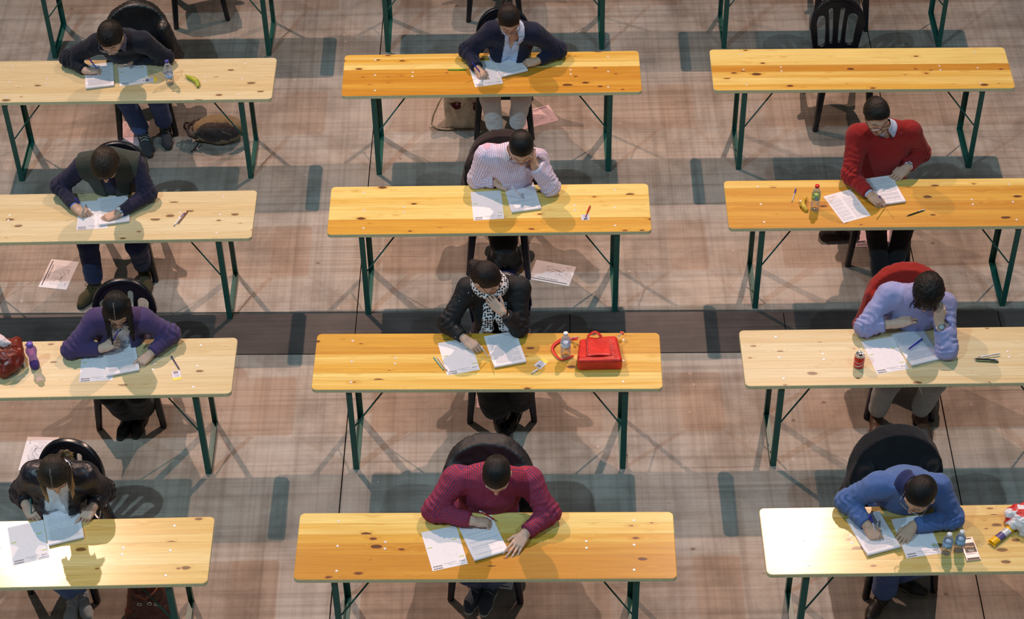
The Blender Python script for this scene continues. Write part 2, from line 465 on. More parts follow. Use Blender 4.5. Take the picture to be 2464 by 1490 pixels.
TAB = {'C1': (-.118, 12.054, -.006), 'C2': (-.142, 10.532, -.012), 'C3': (-.1615, 9.068, -.022), 'C4': (-.178, 7.564, -.019),
       'R1': (2.607, 12.027, -.018), 'R2': (2.5815, 10.516, -.014), 'R3': (2.5516, 9.043, -.008), 'R4': (2.531, 7.552, -.005),
       'L1': (-2.8245, 12.054, -.009), 'L2': (-2.853, 10.527, -.002), 'L3': (-2.866, 9.071, .001), 'L4': (-2.874, 7.567, .004),
       'L0': (-2.80, 13.59, -.01), 'C0': (-.098, 13.59, -.012), 'R0': (2.63, 13.55, -.02)}
TLAB = {'C1': 'orange pine folding table with the green pen and two paper sheets', 'C2': 'orange pine folding table with a red pen lying on an identity card',
        'C3': 'orange pine folding table with the red handbag on it', 'C4': 'orange pine folding table of the man in a red plaid shirt',
        'R1': 'empty orange pine folding table with an unoccupied chair behind it', 'R2': 'orange pine folding table of the man in a red sweater',
        'R3': 'pale amber folding table with the red drink can on it', 'R4': 'glossy amber folding table with two small water bottles and a chocolate bar',
        'L1': 'pale pine folding table with a green banana and a clear bottle', 'L2': 'pale pine folding table of the man in a dark green vest',
        'L3': 'pale pine folding table with the violet bottle and leather bag', 'L4': 'amber folding table of the woman in a leather jacket',
        'L0': 'folding table behind the man in a navy sweater, only legs in view', 'C0': 'folding table behind the woman in a blazer, only legs in view',
        'R0': 'folding table behind the unoccupied chair, only legs in view'}
TM = {'L1': (MW_PALE, 1), 'L2': (MW_PALE, 2), 'L3': (MW_PALE, 1), 'L4': (MW_MID, 0), 'C1': (MW_ORG, 0), 'C2': (MW_ORG, 2), 'C3': (MW_ORG, 0), 'C4': (MW_ORG, 1),
      'R1': (MW_ORG, 2), 'R2': (MW_ORG, 1), 'R3': (MW_PALE, 2), 'R4': (MW_MID, 1), 'L0': (MW_PALE, 0), 'C0': (MW_ORG, 1), 'R0': (MW_MID, 2)}
for k, (x, y, a) in TAB.items(): table(x, y, a, TM[k][0], TM[k][1], TLAB[k])

# ------------------------------------------------------------------ implicit-surface mesher
def surfnet(F, org, h):
    s = F < 0
    c = np.zeros(tuple(d - 1 for d in F.shape), np.int8)
    for i in (0, 1):
        for j in (0, 1):
            for k in (0, 1):
                c += s[i:F.shape[0] - 1 + i, j:F.shape[1] - 1 + j, k:F.shape[2] - 1 + k]
    act = (c > 0) & (c < 8)
    ii = np.argwhere(act)
    idx = np.full(act.shape, -1, np.int64); idx[act] = np.arange(len(ii))
    cv = {}
    for i in (0, 1):
        for j in (0, 1):
            for k in (0, 1): cv[i, j, k] = F[ii[:, 0] + i, ii[:, 1] + j, ii[:, 2] + k]
    acc = np.zeros((len(ii), 3)); cnt = np.zeros(len(ii))
    keys = list(cv)
    for a in keys:
        for ax in range(3):
            if a[ax] == 0:
                b = tuple(1 if q == ax else a[q] for q in range(3))
                fa, fb = cv[a], cv[b]; m = (fa < 0) != (fb < 0)
                t = np.where(m, fa / np.where(m, fa - fb, 1), 0)
                p = np.tile(np.array(a, float), (len(ii), 1)); p[:, ax] += t
                acc += p * m[:, None]; cnt += m
    V = (ii + acc / np.maximum(cnt, 1)[:, None]) * h + org
    Q = []
    for ax in range(3):
        sl0 = [slice(1, -1)] * 3; sl1 = [slice(1, -1)] * 3; sl0[ax] = slice(0, -1); sl1[ax] = slice(1, None)
        a, b = s[tuple(sl0)], s[tuple(sl1)]
        for flip in (0, 1):
            e = np.argwhere((a & ~b) if flip == 0 else (~a & b))
            if not len(e): continue
            off = np.ones(3, int); off[ax] = 0
            e = e + off
            o1, o2 = [(1, 2), (2, 0), (0, 1)][ax]
            d1 = np.zeros(3, int); d1[o1] = 1; d2 = np.zeros(3, int); d2[o2] = 1
            q = [e - d1 - d2, e - d2, e, e - d1]
            q = np.stack([idx[w[:, 0], w[:, 1], w[:, 2]] for w in q], 1)
            if flip: q = q[:, ::-1]
            Q.append(q)
    Q = np.concatenate(Q) if Q else np.zeros((0, 4), int)
    Q = Q[(Q >= 0).all(1)]
    return V, Q

class Field:
    def __init__(s, lo, hi, h):
        s.h = h; s.org = np.array(lo, float) - 2 * h
        n = np.ceil((np.array(hi) - s.org) / h).astype(int) + 3
        s.ax = [(s.org[i] + np.arange(n[i]) * h) for i in range(3)]
        s.F = np.full(tuple(n), .06, np.float32)
    def box(s, lo, hi):
        sl = []
        for i in range(3):
            a = int(np.searchsorted(s.ax[i], lo[i])); b = int(np.searchsorted(s.ax[i], hi[i]))
            sl.append(slice(max(a - 1, 0), min(b + 1, len(s.ax[i]))))
        return tuple(sl)
    def xyz(s, sl=None):
        sl = sl or (slice(None),) * 3
        return s.ax[0][sl[0]][:, None, None], s.ax[1][sl[1]][None, :, None], s.ax[2][sl[2]][None, None, :]
    def smin(s, sl, d, k):
        a = s.F[sl]; hh = np.maximum(k - np.abs(a - d), 0) / k
        s.F[sl] = np.minimum(a, d) - hh * hh * k * .25
    def cap(s, a, b, r1, r2, k=.02, off=0):
        a, b = np.asarray(a, float), np.asarray(b, float); r1 += off; r2 += off
        pad = max(r1, r2) + k + .012
        sl = s.box(np.minimum(a, b) - pad, np.maximum(a, b) + pad); X, Y, Z = s.xyz(sl)
        s.smin(sl, capd(X, Y, Z, a, b, r1, r2), k)
    def ell(s, c, R, rad, k=.02, off=0):
        rad = np.asarray(rad, float) + off; pad = rad.max() + k + .012
        c = np.asarray(c, float)
        sl = s.box(c - pad, c + pad); X, Y, Z = s.xyz(sl)
        s.smin(sl, elld(X, Y, Z, c, R, rad), k)
    def apply(s, prims, off=0):
        for p in prims:
            if p[0] == 'c': s.cap(p[1], p[2], p[3], p[4], p[5] if len(p) > 5 else .02, off)
            else: s.ell(p[1], p[2], p[3], p[4] if len(p) > 4 else .02, off)
    def cut(s, g): s.F = np.maximum(s.F, g).astype(np.float32)
    def mesh(s): return surfnet(s.F, s.org, s.h)
def capd(X, Y, Z, a, b, r1, r2):
    ba = b - a; L = max(float(ba @ ba), 1e-12)
    px, py, pz = X - a[0], Y - a[1], Z - a[2]
    t = np.clip((px * ba[0] + py * ba[1] + pz * ba[2]) / L, 0, 1)
    return np.sqrt((px - t * ba[0]) ** 2 + (py - t * ba[1]) ** 2 + (pz - t * ba[2]) ** 2) - (r1 + (r2 - r1) * t)
def elld(X, Y, Z, c, R, rad):
    px, py, pz = X - c[0], Y - c[1], Z - c[2]
    q = [px * R[i][0] + py * R[i][1] + pz * R[i][2] for i in range(3)]
    k0 = np.sqrt(sum((q[i] / rad[i]) ** 2 for i in range(3))); k1 = np.sqrt(sum((q[i] / rad[i] ** 2) ** 2 for i in range(3)))
    return k0 * (k0 - 1) / np.maximum(k1, 1e-9)
def bounds(prims, pad):
    lo, hi = np.full(3, 1e9), np.full(3, -1e9)
    for p in prims:
        if p[0] == 'c':
            r = max(p[3], p[4])
            for q in (p[1], p[2]): lo = np.minimum(lo, np.asarray(q) - r); hi = np.maximum(hi, np.asarray(q) + r)
        else:
            r = max(p[3]); lo = np.minimum(lo, np.asarray(p[1]) - r); hi = np.maximum(hi, np.asarray(p[1]) + r)
    return lo - pad, hi + pad

def fast_mesh(name, V, Q, m, parent=None, org=None, col=None, uv=None):
    me = bpy.data.meshes.new(name)
    if org is not None: V = V - np.asarray(org)
    me.vertices.add(len(V)); me.vertices.foreach_set('co', V.astype(np.float32).ravel())
    me.loops.add(len(Q) * 4); me.loops.foreach_set('vertex_index', Q.astype(np.int32).ravel())
    me.polygons.add(len(Q)); me.polygons.foreach_set('loop_start', np.arange(0, len(Q) * 4, 4, dtype=np.int32))
    me.polygons.foreach_set('use_smooth', np.ones(len(Q), bool))
    me.update(calc_edges=True); me.validate()
    if m is not None: me.materials.append(m)
    if col is not None:
        a = me.color_attributes.new('Col', 'FLOAT_COLOR', 'POINT'); a.data.foreach_set('color', np.column_stack([col, np.ones(len(col))]).astype(np.float32).ravel())
    if uv is not None:
        a = me.attributes.new('uvp', 'FLOAT_VECTOR', 'POINT'); a.data.foreach_set('vector', np.column_stack([uv, np.zeros(len(uv))]).astype(np.float32).ravel())
    return put(bpy.data.objects.new(name, me), parent)
def vnormals(V, Q):
    n = np.cross(V[Q[:, 2]] - V[Q[:, 0]], V[Q[:, 3]] - V[Q[:, 1]]); N = np.zeros_like(V)
    for k in range(4): np.add.at(N, Q[:, k], n)
    return N / np.maximum(np.linalg.norm(N, axis=1), 1e-12)[:, None]
def vnoise(V, scale, seed=0.):
    o = Vector((seed * 3.1, seed * 1.7, seed * 2.3)); nf = noise.noise
    return np.array([nf(Vector(p) * scale + o) for p in V.tolist()])
def crumple(V, Q, amp, scale, seed=0., stretch=None):
    N = vnormals(V, Q); W = V if stretch is None else V * np.asarray(stretch)
    d = vnoise(W, scale, seed); e = 1 - 2 * np.abs(vnoise(W, scale * 1.9, seed + 5))
    return V + N * ((d * .7 + e * .45) * amp)[:, None]

# ------------------------------------------------------------------ chairs (moulded plastic, armless)
I3 = np.eye(3)
def back_y(z, x): return .455 + (z - .44) * .17 - .9 * x * x * (1 if True else 0)
def chair_parts():
    parts = []
    # backrest: curved shell with four slots
    f = Field((-.26, .28, .36), (.26, .60, .90), .0055); X, Y, Z = f.xyz()
    Zb = np.broadcast_to(Z, f.F.shape)
    n = np.abs(Y - (.455 + (Z - .44) * .17 - .95 * X * X)) - .012
    top = .865; cz = .645
    W = np.interp(Zb[0, 0], [.36, .44, .55, .66, .9], [.165, .175, .195, .21, .21])[None, None, :]
    ax = np.abs(X)
    q = np.where(Z > cz, ((ax / .212) ** 2.3 + (np.maximum(Z - cz, 0) / (top - cz)) ** 2.3) ** (1 / 2.3) * .212 - .212, ax - W)
    d2 = q
    def slot(cx, cz0, cz1, w0, w1):
        t = np.clip((Z - cz0) / (cz1 - cz0), 0, 1); xx = cx[0] + (cx[1] - cx[0]) * t ** 1.6; w = w0 + (w1 - w0) * t
        return np.sqrt((ax - xx) ** 2 + (Z - (cz0 + (cz1 - cz0) * t)) ** 2) - w
    s1 = slot((.110, .125), .50, .695, .030, .037); s2 = slot((.033, .047), .50, .762, .012, .018)
    d2 = np.maximum(d2, -np.minimum(s1, s2))
    rim = np.maximum(np.abs(q + .013) - .016, 0)
    f.F = (np.maximum(n - .006 * (np.abs(q + .01) < .018), d2)).astype(np.float32); f.cut(.37 - Z + 0 * X)
    parts.append(('backrest', f.mesh()))
    # seat shell
    f = Field((-.26, -.04, .38), (.26, .50, .48), .008); X, Y, Z = f.xyz()
    out = (np.abs(X) / (.205 + .012 * np.cos(Y * 6))) ** 4 + (np.abs(Y - .215) / .225) ** 4
    dish = .437 - .018 * np.exp(-(X ** 2 / .02 + (Y - .23) ** 2 / .03)) - .03 * np.clip(-(Y - .03), 0, 1)
    d = np.maximum((out ** .25 - 1) * .2, np.abs(Z - dish) - .013)
    skirt = np.maximum(np.abs((out ** .25 - 1) * .2 + .012) - .01, np.abs(Z - .415) - .03)
    f.F = np.minimum(d, skirt).astype(np.float32); parts.append(('seat', f.mesh()))
    for sx, sy, fx, fy in ((-1, 0, .215, -.005), (1, 0, .215, -.005), (-1, 1, .205, .50), (1, 1, .205, .50)):
        tx, ty = .178, (.045 if sy == 0 else .415)
        f = Field((min(sx * tx, sx * fx) - .05, min(ty, fy) - .05, 0), (max(sx * tx, sx * fx) + .05, max(ty, fy) + .05, .46), .008); X, Y, Z = f.xyz()
        t = np.clip(Z / .43, 0, 1); cx = sx * (fx + (tx - fx) * t); cy = fy + (ty - fy) * t; w = .020 + .009 * t
        d = np.maximum(np.maximum(np.abs(X - cx) - w, np.abs(Y - cy) - w), np.maximum(-Z + .001, Z - .435))
        ch = (np.abs(X - cx) + np.abs(Y - cy)) * .7071 - w * 1.18
        f.F = np.maximum(d, ch).astype(np.float32) + 0 * X; parts.append(('leg', f.mesh()))
    return parts
CHP = chair_parts()
def make_chair(mat):
    c = empty('plastic_chair')
    for nm, (V, Q) in CHP: fast_mesh(nm, V, Q, mat, c)
    return c
CH = {'L1': (-2.795, 12.335, .10), 'L2': (-2.765, 10.69, .02), 'L3': (-2.55, 9.265, .02), 'L4': (-2.795, 7.85, -.20), 'C1': (-.035, 12.225, -.02), 'C2': (-.09, 10.68, -.12),
      'C3': (-.08, 9.26, 0), 'C4': (-.195, 7.76, -.08), 'R1': (2.58, 12.28, .10), 'R2': (2.63, 10.725, .02), 'R3': (2.56, 9.215, -.08), 'R4': (2.345, 7.75, .10),
      'L0': (-2.52, 13.80, .25), 'C0': (-.10, 13.77, .0), 'R0': (2.72, 13.55, -.05)}
CLAB = {'L1': 'black plastic chair under the man in a navy sweater', 'L2': 'glossy black plastic chair of the man in a dark green vest',
        'L3': 'black slotted plastic chair of the woman in a purple cardigan', 'L4': 'black slotted plastic chair of the woman in a leather jacket',
        'C1': 'black plastic chair of the woman in a navy blazer', 'C2': 'dark plastic chair under the man in a pale gingham shirt',
        'C3': 'dark navy plastic chair of the woman with a spotted scarf', 'C4': 'navy plastic chair under the man in a red plaid shirt',
        'R1': 'unoccupied black slotted plastic chair at the empty table', 'R2': 'black plastic chair of the man in a red sweater',
        'R3': 'dark plastic chair hung with a red coat', 'R4': 'dark plastic chair under the man in a blue sweater',
        'L0': 'black chair behind the man in a navy sweater, only its legs showing', 'C0': 'black chair behind the woman in a blazer, only its legs showing',
        'R0': 'black chair standing close behind the unoccupied chair'}
protoB, protoN = make_chair(MBLACKPL), make_chair(MNAVYPL)
_used = set()
for k, (x, y, a) in CH.items():
    pr = protoN if k in ('C3', 'C4', 'C2', 'R3') else protoB
    c = pr if pr.name not in _used else copy_tree(pr)
    _used.add(pr.name)
    c.location = (x, y, 0); c.rotation_euler = (0, 0, a); tag(c, CLAB[k], 'chair', 'plastic chairs at the exam tables')

# ------------------------------------------------------------------ people
def nrm(v):
    v = np.asarray(v, float); return v / max(np.linalg.norm(v), 1e-9)
def ik(a, c, l1, l2, hint):
    """middle joint of a two-bone chain"""
    d = c - a; L = min(np.linalg.norm(d), (l1 + l2) * .999); u = nrm(d)
    x = (l1 * l1 - l2 * l2 + L * L) / (2 * L); h = math.sqrt(max(l1 * l1 - x * x, 0))
    n = nrm(np.asarray(hint, float) - u * float(np.dot(hint, u)))
    return a + u * x + n * h

HP = {  # finger flexion (knuckle, middle, tip) for index..little, thumb mid and tip
    'flat': ([(8, 12, 8)] * 4, 1.0, ((.046, .052, -.012), (.058, .085, -.014))),
    'rest': ([(22, 34, 18), (24, 36, 20), (26, 38, 22), (28, 40, 22)], .6, ((.044, .052, -.018), (.046, .088, -.026))),
    'write': ([(30, 44, 12), (36, 54, 20), (44, 66, 30), (50, 72, 34)], .35, ((.044, .055, -.022), (.028, .088, -.046))),
    'fist': ([(66, 92, 45)] * 4, .2, ((.044, .05, -.02), (.022, .068, -.045))),
    'point': ([(14, 12, 6), (52, 82, 45), (56, 86, 45), (58, 86, 45)], .3, ((.044, .05, -.022), (.03, .078, -.035))),
    'cheek': ([(10, 22, 12), (12, 24, 14), (14, 26, 16), (16, 28, 16)], 1.1, ((.05, .055, -.006), (.066, .088, -.004))),
    'pinch': ([(46, 42, 14), (44, 48, 18), (46, 54, 22), (48, 56, 24)], .3, ((.044, .056, -.026), (.032, .09, -.052))),
}
def hand_prims(W, d, z, side, pose, s=1.0):
    y = nrm(d); z = nrm(np.asarray(z) - y * np.dot(z, y)); x = np.cross(z, y) * (1 if side == 'a' else -1)
    # 'a' is the wearer's right hand (they face the camera): thumb towards +x when palm down
    L = lambda p: W + (x * p[0] + y * p[1] + z * p[2]) * s
    pr, tips = [], []
    flex, spread, thumb = HP[pose]
    bases = [(.028, .086, .002), (.009, .09, .004), (-.010, .087, .003), (-.027, .079, 0)]
    lens = [(.042, .025, .021), (.046, .029, .022), (.043, .027, .021), (.034, .021, .019)]
    for b in bases: pr.append(('c', L((b[0] * .45, .0, 0)), L(b), .0175 * s, .0108 * s, .009))
    pr.append(('c', L((-.022, .03, -.006)), L((-.024, .06, -.006)), .014 * s, .011 * s, .010))
    for i, (b, ln, fx) in enumerate(zip(bases, lens, flex)):
        p = np.array(b); ang = 0; lat = math.radians((1.5 - i) * 5.0 * spread); r = .0088 - .0006 * (i == 3)
        for j in range(3):
            ang += math.radians(fx[j]); q = p + np.array([math.sin(lat) * math.cos(ang), math.cos(lat) * math.cos(ang), -math.sin(ang)]) * ln[j]
            pr.append(('c', L(p), L(q), (r - .0007 * j) * s, (r - .0007 * (j + 1)) * s, .0035)); p = q
        tips.append(L(p))
    t0 = (.017, .022, -.008)
    pr.append(('c', L(t0), L(thumb[0]), .0155 * s, .0105 * s, .010)); pr.append(('c', L(thumb[0]), L(thumb[1]), .0098 * s, .0078 * s, .004))
    tips.append(L(thumb[1]))
    return pr, tips

class Head:
    def __init__(s, c, yaw, pitch, roll, sc):
        a, p = math.radians(yaw), math.radians(pitch)
        fh = np.array([math.sin(a), -math.cos(a), 0]); f = math.cos(p) * fh + np.array([0, 0, -math.sin(p)]); u = math.sin(p) * fh + np.array([0, 0, math.cos(p)])
        r = np.cross(f, u); rr = math.radians(roll); r, u = math.cos(rr) * r + math.sin(rr) * u, -math.sin(rr) * r + math.cos(rr) * u
        s.R = np.array([r, f, u]); s.c = np.asarray(c); s.s = sc
    def L(s, x, y, z): return s.c + (np.array([x, y, z]) * s.s) @ s.R
    def loc(s, V): return ((V - s.c) @ s.R.T) / s.s
    def prims(s):
        L, q, R = s.L, s.s, s.R; P_ = []
        P_.append(('e', L(0, -.012, .025), R, np.array([.076, .097, .088]) * q, .02))
        P_.append(('e', L(0, .034, -.032), R, np.array([.061, .060, .082]) * q, .03))
        for m in (-1, 1):
            P_.append(('c', L(m * .05, -.005, -.062), L(m * .012, .068, -.098), .019 * q, .017 * q, .025))
            P_.append(('c', L(m * .014, .086, .016), L(m * .05, .068, .014), .0115 * q, .010 * q, .012))
            P_.append(('c', L(m * .036, .064, -.034), L(m * .046, .05, -.03), .023 * q, .02 * q, .02))
            P_.append(('c', L(m * .031, .078, -.006), L(m * .031, .079, -.006), .0125 * q, .0125 * q, .006))
            P_.append(('c', L(m * .0, .104, -.040), L(m * .012, .098, -.042), .010 * q, .0075 * q, .005))
            P_.append(('e', L(m * .078, -.008, -.012), R, np.array([.009, .019, .031]) * q, .008))
        P_.append(('c', L(0, .076, -.100), L(0, .078, -.102), .019 * q, .019 * q, .02))
        P_.append(('c', L(0, .090, .004), L(0, .112, -.036), .0085 * q, .0115 * q, .010))
        P_.append(('c', L(-.016, .090, -.066), L(.016, .090, -.066), .0065 * q, .0065 * q, .005))
        P_.append(('c', L(-.014, .089, -.077), L(.014, .089, -.077), .0068 * q, .0068 * q, .005))
        return P_

def seg_uv(V, frames):
    """per-vertex cloth coordinates: (across, along) of the nearest limb; frames: list of (a,b,right,weight)"""
    best = np.full(len(V), 1e9); uv = np.zeros((len(V), 2))
    for a, b, right, rad in frames:
        d = b - a; L2 = d @ d; t0 = (V - a) @ d / L2; t = np.clip(t0, -.3, 1.3); q = V - (a + t[:, None] * d); dist = np.linalg.norm(q, axis=1) - rad
        ax = nrm(d); r = nrm(right - ax * (right @ ax)); f = np.cross(ax, r)
        if rad > .1: u = q @ r
        else: dist = dist + np.where(t0 < .10, .05, 0)
        if rad > .1: pass
        else: u = np.arctan2(q @ f, q @ r) * max(rad, .03)
        w = dist < best; best[w] = dist[w]
        uv[w, 0] = u[w]; uv[w, 1] = (t * math.sqrt(L2) + (np.abs(q @ f) * np.sign(q @ f) if rad > .1 else 0))[w]
    return uv

def sdf_obj(name, prims, h, m, parent, org, off=0, cuts=(), amp=0, nscale=9, seed=0., stretch=None, uvf=None, colf=None, post=None):
    lo, hi = bounds(prims, .02 + off); f = Field(lo, hi, h); f.apply(prims, off)
    X, Y, Z = f.xyz()
    for c in cuts: f.cut(c(X, Y, Z))
    V, Q = f.mesh()
    if len(Q) == 0: return None
    uv = uvf(V) if uvf else None
    if amp: V = crumple(V, Q, amp, nscale, seed, stretch)
    if post: V = post(V)
    col = colf(V) if colf else None
    return fast_mesh(name, V, Q, m, parent, org, col, uv)

def shoe(parent, org, ank, toe, m, msole, heel=0., laces=None, s=1.0, boot=False):
    d = toe - ank; d[2] = 0; yaw = nrm(d); L = .255 * s
    hp = ank - yaw * .045 * s; hp = np.array([hp[0], hp[1], 0]); side = np.array([-yaw[1], yaw[0], 0]); z = np.array([0, 0, 1.])
    W = lambda a, b, c: hp + yaw * a * s + side * b * s + z * c * s
    up = [('c', W(.03, 0, .05 + heel), W(.06, 0, .048 + heel * .8), .036 * s, .036 * s, .03), ('c', W(.06, 0, .045 + heel * .7), W(.17, 0, .032), .038 * s, .036 * s, .03),
          ('c', W(.17, 0, .030), W(.222, .006, .026), .037 * s, .029 * s, .03), ('c', W(.045, 0, .06 + heel), W(.045, 0, (.085 if not boot else .20) + heel), .036 * s, .037 * s, .02)]
    flat = lambda X, Y, Z: (.008 - Z) + 0 * X + 0 * Y
    o = sdf_obj('shoe', up, .006, m, parent, org, cuts=[flat])
    so = [('c', W(.02, 0, .012), W(.07, 0, .012), .037 * s, .037 * s, .02), ('c', W(.07, 0, .012), W(.175, 0, .012), .037 * s, .042 * s, .02), ('c', W(.175, 0, .012), W(.225, .006, .012), .041 * s, .03 * s, .02)]
    sdf_obj('sole', so, .006, msole, o, (0, 0, 0), cuts=[lambda X, Y, Z: np.maximum(Z - .022, .001 - Z) + 0 * X + 0 * Y]).location = -Vector(org)
    if laces is not None:
        mb = MB()
        for i in range(5):
            a = .085 + i * .022; zz = .088 - .0105 * i + heel * .5
            mb.tube([W(a, -.028, zz - .012), W(a + .004, 0, zz + .004), W(a + .012, .028, zz - .012)], .0038 * s, 5)
        for m_ in (-1, 1):
            mb.tube([W(.085, 0, .094), W(.09, m_ * .02, .105), W(.10, m_ * .038, .095), W(.105, m_ * .03, .085), W(.09, 0, .092)], .0026 * s, 5)
        lo = mb.build('laces', laces, o, True); lo.location = -Vector(org)
    return o

def glasses(parent, org, H, m, wid=.033, hgt=.021, z0=-.008, thin=.0016):
    mb = MB()
    def ring(cx):
        pts = []
        for k in range(20):
            a = 2 * math.pi * k / 20; e = .62
            px = wid * abs(math.cos(a)) ** e * (1 if math.cos(a) >= 0 else -1); pz = hgt * abs(math.sin(a)) ** e * (1 if math.sin(a) >= 0 else -1)
            x = cx + px * .95; pts.append(H.L(x, .112 - 2.2 * x * x, z0 + pz))
        return pts
    for cx in (-.035, .035): mb.tube(ring(cx), thin, 6, True)
    mb.tube([H.L(-.006, .113, z0 + .006), H.L(0, .117, z0 + .009), H.L(.006, .113, z0 + .006)], thin, 6)
    for s in (-1, 1): mb.tube([H.L(s * .066, .101, z0 + .008), H.L(s * .078, .085, z0 + .010), H.L(s * .081, .02, z0 + .008), H.L(s * .081, -.012, z0 + .004), H.L(s * .079, -.03, z0 - .018)], thin, 6)
    o = mb.build('glasses', m, parent, True); o.location = -Vector(org) if False else o.location
    o.location = (-org[0], -org[1], -org[2])
    lens = MB()
    for cx in (-.035, .035): lens.add(ring(cx), [tuple(range(20))])
    lo = lens.build('lenses', MFOIL, o)
    return o

def watch(parent, org, w, d, up, r, mband, mface, name='watch'):
    d = nrm(d); up = nrm(np.asarray(up, float) - d * np.dot(up, d)); sd = np.cross(d, up)
    mb = MB(); n = 22
    for k in range(n):
        a0, a1 = 2 * math.pi * k / n, 2 * math.pi * (k + 1) / n
        v = []
        for a in (a0, a1):
            q = up * math.cos(a) + sd * math.sin(a)
            for e, rr in ((-.009, r), (.009, r), (.009, r + .004), (-.009, r + .004)): v.append(w + d * e + q * rr)
        mb.add(v, [(3, 2, 6, 7), (1, 5, 6, 2), (0, 3, 7, 4), (0, 4, 5, 1)])
    o = mb.build(name, mband, parent); o.location = (-org[0], -org[1], -org[2])
    c = MB(); fc = w + up * (r + .003); pts = []
    ring0 = [fc + (d * math.cos(2 * math.pi * k / 20) + sd * math.sin(2 * math.pi * k / 20)) * .018 for k in range(20)]
    ring1 = [p + up * .007 for p in ring0]
    c.add(ring0 + ring1, [tuple(range(20, 40))] + [(k, (k + 1) % 20, 20 + (k + 1) % 20, 20 + k) for k in range(20)])
    c.build('watch_case', mband, o)
    dd = MB(); dd.add([p + up * .0075 - (p - fc) * .18 for p in ring0], [tuple(range(20))]); dd.build('watch_dial', mface, o)
    return o

SKIN_L, SKIN_M, SKIN_D = np.array([.72, .48, .36]), np.array([.63, .405, .285]), np.array([.44, .27, .18])

